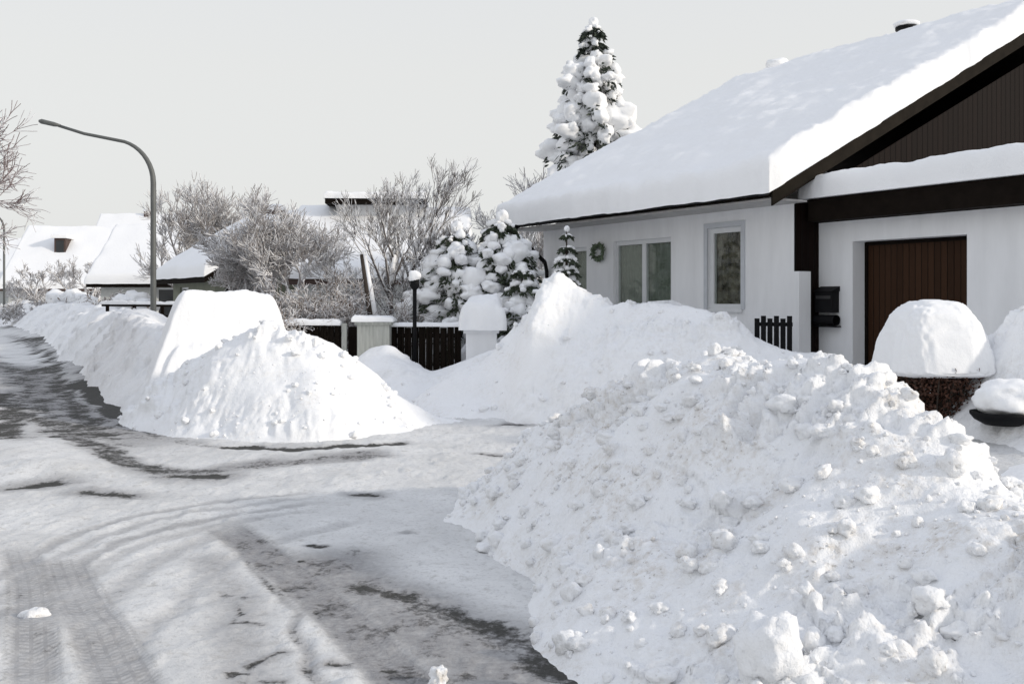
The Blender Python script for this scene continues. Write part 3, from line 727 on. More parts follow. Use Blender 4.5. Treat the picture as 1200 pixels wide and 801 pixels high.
# dark slatted screen by the house corner
c = np.array(P(884, 400, 15.35)); c[2] = .3
scr = thing('slatted_screen', tuple(c), 'short black slatted screen at the white house corner behind the snow heap', 'screen')
dv = np.array([.62, -.30, 0]); dv /= np.linalg.norm(dv)
mb = MB()
for k in range(6): mb.box(c + dv * (.002 + k * .098), dv * .075, np.array([.3, .62, 0]) * .03, UP * (1.14 if k % 2 else 1.10))
mb.build('slats', 'black_metal', scr)
for z in (.5, .98): mb = MB(); mb.box(c + UP * z + np.array([.3, .62, 0]) * .032, dv * .57, np.array([.3, .62, 0]) * .04, UP * .06); mb.build('rail', 'black_metal', scr)

# ------------------------------------------------------------------ snow capped shrub and bowl
def leaf_cloud(mb, rng, cen, n, size, inside):
    k = 0
    while k < n:
        q = np.array([rng.uniform(-1, 1), rng.uniform(-1, 1), rng.uniform(0, 1)])
        if not inside(q): continue
        k += 1; q = cen + q * inside.scale
        d = np.array([rng.gauss(0, 1) for _ in range(3)]); d /= np.linalg.norm(d); e = np.cross(d, [rng.gauss(0, 1) for _ in range(3)]); e /= np.linalg.norm(e)
        mb.quad(q - d * size, q - e * size * .45, q + d * size, q + e * size * .45)

c = np.array([4.43, 10.5, .40]); rng = random.Random(8)
sh = thing('shrub', tuple(c), 'brown dry shrub under a tall smooth dome of snow before the garage door', 'shrub')
mb = MB()
for k in range(110):
    a = rng.uniform(0, 2 * pi); r = .54 * sqrt(rng.random()); b0 = c + np.array([cos(a), sin(a), 0]) * r * .45; b1 = c + np.array([cos(a) * r, sin(a) * r, .60])
    mb.tube([b0 - UP * .1, (b0 + b1) / 2 + np.array([rng.gauss(0, .03), rng.gauss(0, .03), 0]), b1], [.012, .009, .005], 4)
mb.build('branches', 'trunk', sh)
class Ins:
    scale = np.array([.60, .60, .60])
    def __call__(s, q): return np.hypot(q[0], q[1]) < .58 + .40 * q[2]
mb = MB(); leaf_cloud(mb, rng, c, 5200, .028, Ins()); mb.build('leaves', 'leaf_brown', sh)
# the dome: a rounded block of snow
v, f = ICO5; p = v.copy()
p = np.sign(p) * np.abs(p) ** .58; p[:, :2] /= np.maximum(1, np.abs(p[:, 2:3]) * 0 + 1)
zt = p[:, 2]; taper = 1 - .24 * np.clip(zt, 0, 1)
p = np.stack([p[:, 0] * .545 * taper, p[:, 1] * .56 * taper, np.where(zt > 0, zt * .72, zt * .09)], 1)
p = p * (1 + .035 * fbm(v * 2, 3, 5) + .012 * fbm(v * 11, 3, 6))[:, None] + c + UP * .575
mb = MB(); mb.add(p, f); mb.build('snow_cap', 'snow_soft', sh, True)

c = np.array([4.68, 9.5, .50]); bw = thing('planter_bowl', tuple(c), 'low black planter bowl heaped with snow right of the domed shrub', 'planter')
n = 40; prof = [(.16, 0), (.25, .05), (.29, .10), (.29, .125), (.27, .125), (.24, .08), (.0, .06)]
mb = MB(); an = np.arange(n) * 2 * pi / n; vs = [(c[0] + r * cos(x), c[1] + r * sin(x), c[2] + z) for r, z in prof for x in an]
mb.add(vs, [(i * n + k, i * n + (k + 1) % n, (i + 1) * n + (k + 1) % n, (i + 1) * n + k) for i in range(len(prof) - 1) for k in range(n)]); mb.build('bowl', 'black_metal', bw, True)
mb = MB(); blob(mb, c + np.array([.06, .02, .24]), (.31, .30, .19), 3, .18, ICO3); mb.build('snow_cap', 'snow_soft', bw, True)

# ------------------------------------------------------------------ buried car
def buried_car():
    ax = np.array([-.36, .933, 0]); sx = np.array([.933, .36, 0]); c = np.array([-4.30, 15.15, 0])
    nx, ny = 130, 220; u = np.linspace(-1.6, 1.35, nx); v = np.linspace(-.9, 4.6, ny); U, Vv = np.meshgrid(u, v)
    pn = np.stack([U.ravel(), Vv.ravel(), np.zeros(U.size)], 1); wob = .05 * fbm(pn * 1.2, 3, 91).reshape(U.shape)
    # trapezoid cabin with snow and the lower bonnet/boot
    def pad(hw_b, hw_t, v0b, v0t, v1t, v1b, top, base):
        au = np.abs(U); hb, ht = np.where(U < 0, hw_b + .22, hw_b), np.where(U < 0, hw_t - .02, hw_t); fu = np.clip((hb - au) / (hb - ht), -1, 2)
        fv = np.minimum((Vv - v0b) / (v0t - v0b), (v1b - Vv) / (v1b - v1t))
        f = np.minimum(fu, fv); f = np.where(f < 1.3, f, 1.3); k = .30
        g = np.clip(.5 + .5 * (1 - f) / k, 0, 1); s = f * g + 1 * (1 - g) - k * g * (1 - g) * .5
        return base + (top - base) * s
    H = np.maximum(pad(1.10, .70, -.42, .12, 2.1, 2.8, 1.78, .1), pad(1.0, .8, -.5, -.2, 3.9, 4.3, 1.0, .0))
    Z = np.where(H > -.2, H + wob * .8 + .03 * fbm(pn * 3.5, 3, 92).reshape(U.shape) + .012 * fbm(pn * 11, 3, 93).reshape(U.shape) + .03 * (U / .7) ** 2 * -1, -.3)
    V = c + U[..., None] * sx + Vv[..., None] * ax + Z[..., None] * UP
    o, _ = grid_mesh('snow_covered_car', V.reshape(-1, 3), nx, ny, 'snow_soft', (Z > -.1).ravel())
    tag(o, 'parked car wholly buried under a smooth trapezoid of snow behind the sunlit heap', 'car')
buried_car()

# ------------------------------------------------------------------ street lamps
def lamp(x, y, top, reach, label, z0=0):
    l = thing('street_lamp', (x, y, z0), label, 'street lamp', 'curved arm street lamps')
    pts = [(x, y, z0 - .1), (x, y, z0 + 1.2), (x, y, top - 1.45)]
    # quarter bend then a gently rising arm to the left
    for a in np.linspace(0.12, 1, 9): pts.append((x - .95 * (1 - cos(a * 1.29)), y, top - 1.45 + 1.02 * sin(a * 1.29)))
    e = pts[-1]; pts += [(e[0] - (reach - .69) * .5, y, e[2] + .19), (x - reach + .35, y, e[2] + .38)]
    n = len(pts); mb = MB(); mb.tube(pts, np.linspace(.07, .036, n), 10); mb.build('pole', 'galv', l, True)
    mb = MB(); e = np.array(pts[-1]); mb.tube([e + np.array([.05, 0, 0]), e + np.array([-.1, 0, .03]), e + np.array([-.40, 0, .10]), e + np.array([-.46, 0, .11])], [.03, .055, .06, .03], 10); mb.build('lamp_head', 'galv', l, True)
    mb = MB(); mb.tube([(x, y, z0 - .1), (x, y, z0 + .95)], .095, 12); mb.build('base', 'galv', l, True)
    return l
lamp(-8.5, 23.6, EYE + 4.3 - .11, 2.6, 'tall grey street lamp with bent arm reaching left over the road', .1)
lamp(-30.6, 60, EYE + 5.6, 2.6, 'distant grey street lamp post at the left edge of the picture', .1)

# ------------------------------------------------------------------ garden fence and gate
FY = 17.9
def fence_panel(x0, x1, y0, y1, zt, zb, label, name, cat, step=.125, snowh=.08):
    c = (x0, y0, zb); t = thing(name, c, label, cat, None)
    a = np.array([x1 - x0, y1 - y0, 0]); L = np.linalg.norm(a); a /= L; b = np.array([-a[1], a[0], 0]); o = np.array([x0, y0, 0.0])
    mb = MB(); n = int(L / step); rng = random.Random(int(x0 * 100))
    for k in range(n): mb.box(o + a * (k * L / n) + UP * zb, a * (L / n - .012), b * .025, UP * (zt - zb - rng.uniform(0, .02)))
    p = mb.build('boards', 'fence_boards', t); uv_planar(p, a)
    for z in (zb + .25, zt - .2): mb = MB(); mb.box(o + b * .028 + UP * z, a * L, b * .05, UP * .08); mb.build('rail', 'fence_boards', t)
    snow_slab('snow_cap', o - b * .07 + UP * (zt + .002), a, L, b, .2, snowh, .09, t, .06, int(abs(x0) * 10), .04, 2.4)
    return t
def px(x, Y): return (x - 600) / F * Y
fence_panel(px(318, FY + .3), px(400, FY + .1), FY + .3, FY + .1, 1.22, .2, 'low dark board fence left of the grey pillar below the brown shrub', 'garden_fence', 'fence')
fence_panel(px(457.5, FY), px(541, FY - .1), FY, FY - .1, 1.20, -.05, 'dark boarded garden gate between grey pillar and snow topped white pillar', 'garden_gate', 'gate')
def pillar(x0, x1, y, zt, mat, label, cap, name='gate_pillar'):
    X0, X1 = px(x0, y), px(x1, y); w = X1 - X0; t = thing(name, ((X0 + X1) / 2, y + w / 2, 0), label, 'pillar', 'garden gate pillars')
    mb = MB(); mb.box((X0, y, -.1), (w, 0, 0), (0, w, 0), (0, 0, zt + .1)); mb.build('post', mat, t)
    mb = MB(); mb.box((X0 - .04, y - .04, zt + .002), (w + .08, 0, 0), (0, w + .08, 0), (0, 0, .05)); mb.build('coping', mat, t)
    return t, (X0, X1, y, w, zt + .055)
t, (X0, X1, y, w, z) = pillar(418.5, 456, FY - .35, 1.24, 'concrete', 'grey streaked concrete pillar left of the dark gate with a thin snow layer', 0)
snow_slab('snow_cap', (X0 - .08, y - .08, z), (1, 0, 0), w + .16, (0, 1, 0), w + .16, .10, .09, t, .05, 6, .02)
t, (X0, X1, y, w, z) = pillar(546, 582, FY - .6, 1.10, 'plaster', 'white pillar right of the dark gate carrying a tall block of snow', 0)
snow_slab('snow_cap', (X0 - .08, y - .08, z), (1, 0, 0), w + .18, (0, 1, 0), w + .16, .52, .17, t, .04, 9, .16, 3, edge_noise=.10)
t = thing('fence_post', (px(403, FY), FY - .02, 0), 'slim pale fence post between dark fence and grey pillar', 'post')
mb = MB(); mb.box((px(400.5, FY), FY - .02, -.1), (.09, 0, 0), (0, .09, 0), (0, 0, 1.36)); mb.build('shaft', 'concrete', t)
mb = MB(); mb.box((px(407.5, FY), FY + .04, .1), (px(418, FY) - px(407.5, FY), 0, 0), (0, .03, 0), (0, 0, 1.1)); mb.build('filler_boards', 'brown_fascia', t)
# garden lantern
c = (px(485, 17.4), 17.55, .4); t = thing('garden_lamp', c, 'dark garden lamp post with a ball of snow on its head behind the gate', 'garden lamp')
mb = MB(); mb.tube([c, (c[0], c[1], 1.98)], .036, 10); mb.build('post', 'black_metal', t, True)
mb = MB(); mb.tube([(c[0], c[1], 1.86), (c[0], c[1], 1.92), (c[0], c[1], 2.05)], [.04, .085, .08], 10); mb.build('lamp_head', 'black_metal', t, True)
mb = MB(); blob(mb, (c[0], c[1], 2.10), (.11, .11, .10), 7, .2); mb.build('snow_cap', 'snow_soft', t, True)

# low rail fence up the road
t = thing('rail_fence', (-9.9, 27.0, .3), 'dark low rail fence half buried in snow behind the street lamp', 'fence')
a = np.array([-10.8, 26.2, 0]); b = np.array([-7.9, 24.4, 0]); d = (b - a)
for z in (1.24, 1.50): mb = MB(); mb.box(a + UP * z, d, (.03, .05, 0), UP * .055); mb.build('rail', 'brown_fascia', t)
for k in range(4):
    mb = MB(); q = a + d * (k / 3 * .96 + .01) + np.array([.05, .09, 0]); mb.box(q, (.07, 0, 0), (0, .07, 0), UP * 1.58); mb.build('post', 'brown_fascia', t)
snow_slab('snow_cap', a + UP * 1.558 - np.array([.02, .05, 0]), d / np.linalg.norm(d), np.linalg.norm(d), (.52, .85, 0), .12, .08, .05, t, .08, 2, .03)

# ------------------------------------------------------------------ trees
def grow(rng, p, d, L, r, lev, maxlev, out, spread=.55, up=.12, kids=(3, 5), wig=.12, taper=.55, shrink=(.5, .72), fmin=.3):
    n = 5 if lev < 2 else 4; pts = [p.copy()]; q = p.copy(); dd = d.copy(); st = L / n
    for k in range(n):
        dd = dd + np.array([rng.gauss(0, wig), rng.gauss(0, wig), rng.gauss(0, wig) + up]); dd /= np.linalg.norm(dd); q = q + dd * st; pts.append(q.copy())
    r1 = r * taper; out.append((lev, pts, r, r1))
    if lev >= maxlev: return
    for k in range(rng.randint(*kids)):
        f = rng.uniform(fmin, 1.0); i = min(n - 1, int(f * n)); g = f * n - i
        s = pts[i] * (1 - g) + pts[i + 1] * g
        ax = np.array([rng.gauss(0, 1) for _ in range(3)]); ax -= dd * np.dot(ax, dd); ax /= np.linalg.norm(ax) + 1e-9
        nd = dd * cos(spread * rng.uniform(.7, 1.4)) + ax * sin(spread * rng.uniform(.7, 1.4))
        grow(rng, s, nd / np.linalg.norm(nd), L * rng.uniform(*shrink), max(.0035, (r + (r1 - r) * f) * .62), lev + 1, maxlev, out, spread, up, kids, wig, taper, shrink, fmin)

def bare_tree(name, label, cat, base, stems, mat, seed, group=None, rmin=.006, **kw):
    rng = random.Random(seed); out = []
    maxlev = kw.pop('maxlev', 5)
    for (d, L, r, off) in stems:
        d = np.array(d, float); d /= np.linalg.norm(d)
        grow(rng, np.array(base, float) + np.array([off[0], off[1], -.1]), d, L, r, 0, maxlev, out, **kw)
    t = thing(name, base, label, cat, group)
    tr, cr = MB(), MB()
    for lev, pts, r0, r1 in out:
        r = np.maximum(np.linspace(r0, r1, len(pts)), rmin)
        (tr if lev == 0 else cr).tube(pts, r, 7 if lev == 0 else (5 if lev == 1 else 3), lev < 2)
    tr.build('trunk', mat, t, True); cr.build('crown', mat, t, True)
    return t

# multi stemmed bare tree behind the gate
bare_tree('bare_tree', 'bare many stemmed frosted tree rising behind the grey gate pillar', 'tree', (px(462, 20), 20, .4),
          [((-.12, 0, 1), 2.3, .075, (-.1, 0)), ((.03, .05, 1), 2.7, .08, (.02, .1)), ((.22, 0, 1), 2.1, .06, (.15, 0)), ((.5, .1, 1), 1.9, .05, (.3, .1)), ((.75, .2, 1), 1.7, .045, (.5, .2)), ((-.35, .1, 1), 1.6, .05, (-.2, .1))],
          'bark_grey', 23, 'bare frosted trees', .0048, maxlev=4, spread=.48, up=.08, kids=(4, 7), wig=.09, shrink=(.38, .62), fmin=.45)
# leaning snow laden trunk
t = thing('leaning_stem', (px(441, 19), 19, .4), 'leaning dark stem with snow lying along it beside the brown shrub', 'stem')
a, b = np.array(P(448, 372, 19)), np.array(P(424, 298, 19)); a[2] = .3
mb = MB(); mb.tube([a, (a + b) / 2 + np.array([-.03, 0, 0]), b], [.07, .06, .04], 8); mb.build('stem', 'trunk', t, True)
mb = MB(); mb.tube([a + np.array([.06, 0, .06]), (a + b) / 2 + np.array([.04, 0, .05]), b + np.array([.04, 0, .07])], [.05, .055, .035], 9); mb.build('snow', 'snow_soft', t, True)

# brown frosted shrub
def twig_shrub(name, label, cen, rx, ry, h, n, mat, seed, group, rmin=.006, maxlev=3):
    rng = random.Random(seed); stems = []
    for k in range(n):
        a = rng.uniform(0, 2 * pi); s = rng.random() ** .5
        stems.append(((cos(a) * s * rx / h * 1.2, sin(a) * s * ry / h, 1), h * rng.uniform(.5, .75), .02, (cos(a) * s * rx * .55, sin(a) * s * ry * .55)))
    return bare_tree(name, label, 'shrub', cen, stems, mat, seed, group, rmin, maxlev=maxlev, spread=.75, up=.0, kids=(5, 7), wig=.2, shrink=(.4, .62))
twig_shrub('bare_shrub', 'dense rounded brown frosted shrub behind the dark fence', (px(385, 19), 19, .4), 1.0, .6, 1.9, 26, 'bark_brown', 31, 'frosted bare shrubs')
twig_shrub('bare_shrub', 'low brown frosted shrub left of the dense rounded one, beside the buried car', (px(342, 19.5), 19.5, .4), .6, .5, 1.5, 14, 'bark_brown', 33, 'frosted bare shrubs')
twig_shrub('bare_shrub', 'thin upright grey frosted shrub right of the many stemmed tree', (px(505, 20.5), 20.5, .4), .55, .5, 2.4, 12, 'bark_grey', 35, 'frosted bare shrubs')
twig_shrub('bare_shrub', 'small reddish brown shrub at the corner of the pale house with dark eave', (px(128, 42), 42, .4), .9, .6, 1.7, 14, 'bark_brown', 37, 'frosted bare shrubs', .014)
twig_shrub('bare_shrub', 'pale frosted bush in front of the far roof with a dormer', (px(45, 56), 56, .4), 2.0, .8, 1.7, 14, 'bark_far', 39, 'frosted bare shrubs', .016)
def snowy_hedge(label, x0, x1, Y, z, seed):
    t = thing('snowy_hedge', ((px(x0, Y) + px(x1, Y)) / 2, Y, .4), label, 'hedge', 'snow covered hedges down the street'); rng = random.Random(seed)
    X0, X1 = px(x0, Y), px(x1, Y); n = int((X1 - X0) / .45) + 1; nd, sn = MB(), MB()
    for k in range(n):
        c = np.array([X0 + (X1 - X0) * (k + .5) / n, Y + rng.uniform(-.2, .2), z - rng.uniform(.1, .4)]); blob(sn, c, (.55, .5, .30 + rng.random() * .15), rng.randrange(900), .4, ICO2)
        for q in range(90):
            p = c + np.array([rng.uniform(-.5, .5), rng.uniform(-.45, .2), -rng.random() * 1.2]); d = np.array([rng.gauss(0, .12), rng.gauss(0, .1), rng.gauss(0, .15)]); e = np.array([.03, 0, .03])
            nd.quad(p - d, p - e, p + d, p + e)
    nd.build('twigs', 'bark_brown', t); sn.build('snow', 'snow_soft', t, True)
snowy_hedge('snow topped hedge before the pale house with the dark eave line', 142, 176, 40, 1.75, 3)
snowy_hedge('far snow topped hedge under the roof with the dormer', 62, 104, 55, 1.9, 4)
bare_tree('bare_tree', 'small pale frosted tree between the two distant snowy roofs', 'tree', (px(97, 58), 58, .4), [((-.2, 0, 1), 2.2, .10, (-.2, 0)), ((.2, 0, 1), 2.4, .10, (.2, 0)), ((.5, 0, 1), 1.9, .08, (.3, 0))], 'bark_far', 61, 'bare frosted trees', .015, maxlev=4, spread=.55, up=.06, kids=(4, 6), wig=.12, shrink=(.45, .66))
bare_tree('bare_tree', 'pale frosted treetop beside the distant lamp post', 'tree', (px(30, 62), 62, .4), [((-.3, 0, 1), 2.0, .10, (-.2, 0)), ((.2, 0, 1), 2.3, .10, (.2, 0))], 'bark_far', 63, 'bare frosted trees', .016, maxlev=4, spread=.6, up=.05, kids=(4, 6), wig=.12, shrink=(.45, .66))
# frosted crowns further back
bare_tree('bare_tree', 'wide frosted tree before the right end of the olive walled house', 'tree', (px(318, 27), 27, .4), [((-.1, 0, 1), 2.4, .12, (0, 0)), ((.35, 0, 1), 2.2, .09, (.2, 0)), ((-.45, .1, 1), 2.0, .09, (-.2, .1)), ((.1, .3, 1), 2.2, .09, (0, .2))], 'bark_far', 41, 'bare frosted trees', .009, maxlev=4, spread=.6, up=.06, kids=(6, 8), wig=.12, shrink=(.45, .66))
bare_tree('bare_tree', 'pale frosted tree behind the olive house, just right of the tall street lamp', 'tree', (px(232, 42), 42, .4), [((-.3, 0, 1), 3.2, .14, (-.4, 0)), ((.1, 0, 1), 3.6, .14, (.2, 0)), ((.4, 0, 1), 3.0, .12, (.6, 0))], 'bark_far', 43, 'bare frosted trees', .012, maxlev=4, spread=.55, up=.10, kids=(6, 8), wig=.10, shrink=(.45, .66))
bare_tree('bare_tree', 'small bare treetop showing left of the house roof below the tall spruce', 'tree', (px(612, 33), 33, .4), [((-.1, 0, 1), 2.9, .10, (0, 0)), ((.2, 0, 1), 2.6, .09, (.2, 0))], 'bark_far', 45, 'bare frosted trees', .010, maxlev=4, spread=.55, up=.08, kids=(5, 7), wig=.11, shrink=(.45, .66))
bare_tree('bare_tree', 'reddish frosted tree whose drooping branch tips enter at the left edge', 'tree', (-12.05, 17.5, .0), [((.05, 0, 1), 3.4, .16, (0, 0)), ((.35, 0, 1), 3.0, .11, (.1, 0)), ((.2, .3, 1), 3.0, .11, (0, .1))], 'bark_red', 57, 'bare frosted trees', .007, maxlev=5, spread=.6, up=.03, fmin=.45, kids=(5, 6), wig=.13, shrink=(.5, .7))

def conifer(name, label, base, h, rad, seed, mat, tiers, group, droop=.35, snow=1.0, bottom=.1, needle=.16, prof=lambda f: 1 - f, perten=7, nscale=1.0, pads=(.30, .27, .18), sbase=1.0):
    rng = random.Random(seed); t = thing(name, base, label, 'tree' if h > 4 else 'shrub', group); B = np.array(base, float)
    tr = MB(); tr.tube([B - UP * .1, B + UP * h * .5, B + UP * h * .97], [h * .016 + .02, h * .010 + .012, .01], 8); tr.build('trunk', 'trunk', t, True)
    nd, sn = MB(), MB()
    for k in range(tiers):
        f = bottom + (1 - bottom) * (k + .3 + .5 * rng.random()) / tiers; z = h * f; R = rad * max(.06, prof(f))
        nb = max(3, int(perten * (.5 + R / rad)))
        a0 = rng.uniform(0, 6.28)
        for j in range(nb):
            a = a0 + 2 * pi * j / nb + rng.uniform(-.3, .3); L = R * rng.uniform(.65, 1.12); dr = np.array([cos(a), sin(a), 0]); sd = np.array([-sin(a), cos(a), 0])
            pt = lambda s: B + UP * (z + .10 * L * s - droop * L * s * s * 1.5) + dr * L * s
            # needle sprays under the bough
            for q in range(int(40 * nscale)):
                s = rng.uniform(.2, 1.12); c = pt(s) + sd * rng.gauss(0, .16 * L) * (1.1 - s * .5) - UP * rng.uniform(0, .22) * L
                dv = dr * rng.uniform(.2, 1) + sd * rng.gauss(0, .5) - UP * rng.uniform(.2, .9); dv *= needle * .62 * rng.uniform(.5, 1.2) / np.linalg.norm(dv); e = np.cross(dv, dr + sd * rng.gauss(0, 1)); e /= np.linalg.norm(e) + 1e-6; e *= needle * .085
                nd.quad(c - e, c + dv * .5 - e * 1.4, c + dv, c + dv * .5 + e * 1.4)
                nd.quad(c - UP * .01, c + dv * .6 + e, c + dv * 1.1 + e * .4, c + dv * .3 - e)
            # snow pads
            for s, w in zip((.42, .75, 1.0), pads):
                if rng.random() > snow * min(1, sbase + (1.35 - sbase) * f): continue
                c = pt(s) + UP * L * .06 + sd * rng.gauss(0, .05) * L; g = w * L * rng.uniform(.75, 1.25)
                blob(sn, c, (g * 1.15, g * .85, g * rng.uniform(.55, .95)), rng.randrange(900), .42, ICO2 if g > .18 else ICO1, a, 1.5)
    blob(sn, B + UP * h * .985, (rad * .10, rad * .10, rad * .14), 3, .3)
    nd.build('foliage', mat, t); sn.build('snow', 'snow_soft', t, True)
    return t
def column(f):
    return min(1, (1 - f) / .24) ** .6 * (.92 + .14 * sin(f * 37 + 1))
conifer('spruce_tree', 'tall narrow spruce loaded with snow behind the white house roof', (px(695, 33), 33, .4), 10.6, 1.32, 71, 'needles', 16, None, .62, .74, .12, .36, column, 7, 2.0, (.34, .32, .25))
conifer('evergreen_shrub', 'broad snow laden evergreen shrub left of the house, right of the garden lamp', (px(535, 19.8), 19.8, .4), 2.75, 1.0, 73, 'needles_green', 9, 'snow laden evergreens', .45, .74, .1, .20, lambda f: .08 + .92 * (1 - f ** 2.2) ** .6, 8, 3.0, (.30, .28, .22), .2)
conifer('evergreen_shrub', 'snow laden evergreen shrub just left of the downpipe on the white house', (px(588, 19.6), 19.6, .4), 2.95, 1.05, 75, 'needles_green', 9, 'snow laden evergreens', .45, .74, .1, .20, lambda f: .08 + .92 * (1 - f ** 2.2) ** .6, 8, 3.0, (.30, .28, .22), .2)
conifer('evergreen_shrub', 'dark low evergreen shrub behind the snow topped white pillar', (px(612, 18.6), 18.6, .4), 1.9, .65, 77, 'needles_green', 7, 'snow laden evergreens', .35, .65, .1, .17, lambda f: .08 + .92 * (1 - f ** 2.2) ** .6, 8, 1.6, (.30, .27, .18), .2)
conifer('young_conifer', 'young snow dusted conifer standing before the wall by the wreath', (px(664, 18.3), 18.3, .4), 2.62, .44, 79, 'needles_green', 11, 'snow laden evergreens', .4, .8, .1, .14, lambda f: (1 - f) ** .55, 7)

# ------------------------------------------------------------------ neighbouring houses
def gable_house(name, label, o, yaw, L, D, eave, ridge, wall, edge, over=.4, snow=.35, windows=(), chim=None, dormer=None, group='houses in the background'):
    """o: front left corner seen from the road; ridge runs along the front"""
    a = np.array([cos(yaw), sin(yaw), 0]); b = np.array([-sin(yaw), cos(yaw), 0]); o = np.array([o[0], o[1], 0.0])
    t = thing(name, tuple(o), label, 'house', group); R = lambda x, d, z: rel(o, a, b, x, d, z)
    mb = MB(); holes = [w[:4] for w in windows]
    wall_holes(mb, o, a, b, L, -.2, eave, .25, holes)
    mb.box(R(0, .25, -.2), a * .25, b * (D - .5), UP * (eave + .2)); mb.box(R(L - .25, .25, -.2), a * .25, b * (D - .5), UP * (eave + .2)); mb.box(R(0, D - .25, -.2), a * L, b * .25, UP * (eave + .2))
    for x in (0, L - .25): mb.prism([R(x, 0, eave + .003), R(x, D, eave + .003), R(x, D / 2, ridge - .08)], a * .25)
    mb.build('wall', wall, t)
    for w in windows:
        mb = MB(); f = .06
        mb.box(R(w[0], .08, w[2]), a * f, b * .06, UP * (w[3] - w[2])); mb.box(R(w[1] - f, .08, w[2]), a * f, b * .06, UP * (w[3] - w[2])); mb.box(R(w[0] + f, .08, w[3] - f), a * (w[1] - w[0] - 2 * f), b * .06, UP * f); mb.box(R(w[0] + f, .08, w[2]), a * (w[1] - w[0] - 2 * f), b * .06, UP * f)
        wo = mb.build('window', 'frame_white' if len(w) < 5 else w[4], t)
        mb = MB(); mb.box(R(w[0] + f, .11, w[2] + f), a * (w[1] - w[0] - 2 * f), b * .02, UP * (w[3] - w[2] - 2 * f)); mb.build('pane', 'window_dark', wo)
    k = (ridge - eave) / (D / 2); sf, sb = b + UP * k, -b + UP * k; run = D / 2 + over
    mb = MB(); z0 = eave - over * k + .02
    mb.box(R(-over, -over, z0), a * (L + 2 * over), sf * run, UP * .2); mb.box(R(-over, D + over, z0), a * (L + 2 * over), sb * (run - .005), UP * .2)
    mb.build('roof', edge, t)
    for (oo, aa, ss, sd) in ((R(-over - .04, -over - .05, z0 + .205 - .05 * k), a, sf, 5), (R(L + over + .04, D + over + .05, z0 + .205 - .05 * k), -a, sb, 9)):
        n = np.linalg.norm(ss); snow_slab('roof_snow', oo, aa, L + 2 * over + .08, ss / n, n * (run + .06), snow, .22, t, .3, sd + int(L), .05)
    if chim:
        x, d, h = chim; c = R(x, d, ridge - .8); mb = MB(); mb.box(c, a * .5, b * .5, UP * (.8 + h)); cc = mb.build('chimney', 'tile_brown', t)
        mb = MB(); blob(mb, R(x + .25, d + .25, ridge + h + .08), (.36, .36, .16), 3, .2); mb.build('snow_cap', 'snow_soft', cc, True)
    if dormer:
        x, d, w, h = dormer; z = eave + d * k + .2; mb = MB(); mb.box(R(x, d, z), a * w, b * 1.6, UP * h); dd = mb.build('dormer', 'tile_brown', t)
        mb = MB(); mb.box(R(x + .12, d - .012, z + .35), a * (w - .24), b * .01, UP * (h - .5)); mb.build('pane', 'window_dark', dd)
        snow_slab('snow_cap', R(x - .15, d - .2, z + h + .003), a, w + .3, b, 2.2, .3, .15, dd, .2, 4, .04)
    return t

# house with a long snowy roof behind the bare tree, upper roof stepped above the lower
Y = 30.0
h = gable_house('house', 'house with broad snowy roof and a dark raised eave behind the bare tree', (px(345, Y), Y), .06, 5.0, 7, 2.3, 4.3, 'wall_pale', 'tile_brown', .35, .35, [(1.0, 2.0, 1.0, 2.0)], None)
a = np.array([cos(.06), sin(.06), 0]); b = np.array([-sin(.06), cos(.06), 0]); o0 = np.array([px(345, Y), Y, 0])
q = rel(o0, a, b, .62, 2.3, 4.80); mb = MB(); mb.box(q, a * 3.25, b * 3.2, UP * .16); uo = mb.build('raised_roof', 'brown_fascia', h)
mb = MB(); mb.box(rel(o0, a, b, .95, 2.75, 3.3), a * 2.6, b * 2.5, UP * 1.495); mb.build('raised_wall', 'plaster', uo)
snow_slab('snow_cap', q + UP * .162 - a * .04 - b * .04, a, 3.33, b, 3.28, .24, .14, uo, .1, 4, .04)

ya = radians(-55); a = np.array([cos(ya), sin(ya), 0]); b = np.array([-sin(ya), cos(ya), 0]); o0 = np.array([px(203, 36), 36, 0])
h = gable_house('house', 'low olive walled house with shaded bluish roof snow behind the buried car', o0, ya, 4.6, 5.6, 2.5, 4.2, 'wall_olive', 'brown_fascia', .5, .38, [(.8, 1.8, 1.1, 2.1)], (1.2, 3.0, .75))
mb = MB(); mb.box(rel(o0, a, b, 4.6 + .003, .35, -.1), a * .05, b * 1.5, UP * 2.45); mb.build('garage_door', 'brown_fascia', h)
Y = 36
gable_house('house', 'cream walled house with brown roof edge mostly hidden behind frosted shrubs', (px(272, Y), Y + 1), .1, 3.6, 5.5, 2.3, 3.6, 'wall_cream', 'tile_brown', .4, .38, [(1.6, 2.8, .8, 2.1)], None)
Y = 47
gable_house('house', 'pale walled house with dark eave line directly behind the tall street lamp', (px(118, Y), Y), .05, 5.2, 7, 2.55, 4.9, 'wall_pale', 'brown_fascia', .5, .4, [(.6, 1.6, .9, 2.0), (2.6, 3.9, .8, 2.2)], (3.1, 3.0, .55))
Y = 66
gable_house('house', 'distant snow roofed house with one dark dormer at the far left', (px(10, Y), Y), .08, 8.5, 9, 2.6, 6.3, 'wall_pale', 'tile_brown', .5, .4, [(1, 2.2, 1, 2.2), (5, 6.2, 1, 2.2)], (6.8, 4.2, .5), (2.2, 2.0, .75, 1.4))
gable_house('house', 'distant snow roofed house cut by the left picture edge behind the lamp post', (px(-110, 74), 74), -.05, 8.6, 9, 2.8, 5.9, 'wall_pale', 'tile_brown', .5, .4, [(5, 6.3, 1, 2.3)], None)
gable_house('house', 'distant house with the highest snowy roof just left of the tall lamp', (px(96, 82), 82), .0, 6.5, 10, 3.2, 8.6, 'wall_pale', 'tile_red', .5, .4, [(2, 3.3, 1, 2.3)], (3.4, 4.6, .7))

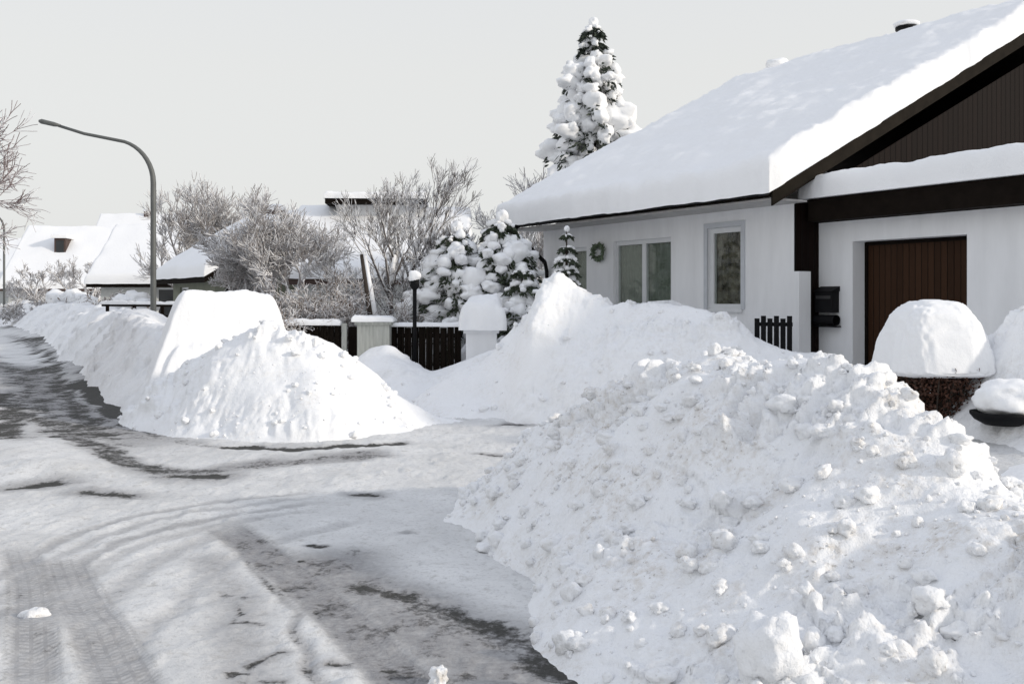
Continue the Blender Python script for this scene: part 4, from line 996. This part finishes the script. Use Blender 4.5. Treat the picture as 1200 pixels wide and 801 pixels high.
# ------------------------------------------------------------------ light
w = bpy.data.worlds.new('World'); SC.world = w; w.use_nodes = True; nt = w.node_tree
bg = nt.nodes['Background']
SUN_AZ, SUN_EL = math.atan2(-.34, .94), radians(19.3)        # direction towards the sun, from +X
sky = nt.nodes.new('ShaderNodeTexSky'); sky.sky_type = 'NISHITA'; sky.sun_disc = False
sky.sun_elevation = SUN_EL; sky.sun_rotation = pi / 2 - SUN_AZ; sky.dust_density = 3.0; sky.air_density = 1.0
hs = N(nt, 'ShaderNodeHueSaturation', Saturation=.45); nt.links.new(sky.outputs[0], hs.inputs['Color'])
gd = nt.nodes.new('ShaderNodeTexCoord').outputs['Generated']; sz = nt.nodes.new('ShaderNodeSeparateXYZ'); nt.links.new(gd, sz.inputs[0])
el = ramp(nt, sz.outputs['Z'], [(.22, (0, 0, 0)), (.75, (1, 1, 1))]).outputs[0]
veil = mixc(nt, el, (7.75, 7.8, 7.68), (6.9, 7.4, 8.5))
col = mixc(nt, .85, hs.outputs[0], veil)       # thin even veil of winter cloud
nt.links.new(col, bg.inputs['Color']); bg.inputs['Strength'].default_value = .1
ld = bpy.data.lights.new('sun', 'SUN'); ld.energy = 1.95; ld.angle = radians(3.5); ld.color = (1, .91, .78)
so = bpy.data.objects.new('sun', ld); COL.objects.link(so)
from mathutils import Vector
dv = Vector((cos(SUN_EL) * cos(SUN_AZ), cos(SUN_EL) * sin(SUN_AZ), sin(SUN_EL)))
so.rotation_euler = dv.to_track_quat('Z', 'Y').to_euler(); so.location = (20, -10, 20)

# ------------------------------------------------------------------ camera
cd = bpy.data.cameras.new('camera'); cd.sensor_width = 36; cd.lens = F / 1200 * 36; cd.shift_y = -50.5 / 1200; cd.clip_end = 4000; cd.clip_start = .1
co = bpy.data.objects.new('camera', cd); COL.objects.link(co); co.location = (0, 0, EYE); co.rotation_euler = (pi / 2, 0, 0)
SC.camera = co
SC.view_settings.view_transform = 'Standard'; SC.view_settings.look = 'None'; SC.view_settings.gamma = 1; SC.view_settings.exposure = .17
SC.cycles.use_denoising = True; SC.cycles.max_bounces = 8; SC.cycles.transparent_max_bounces = 8
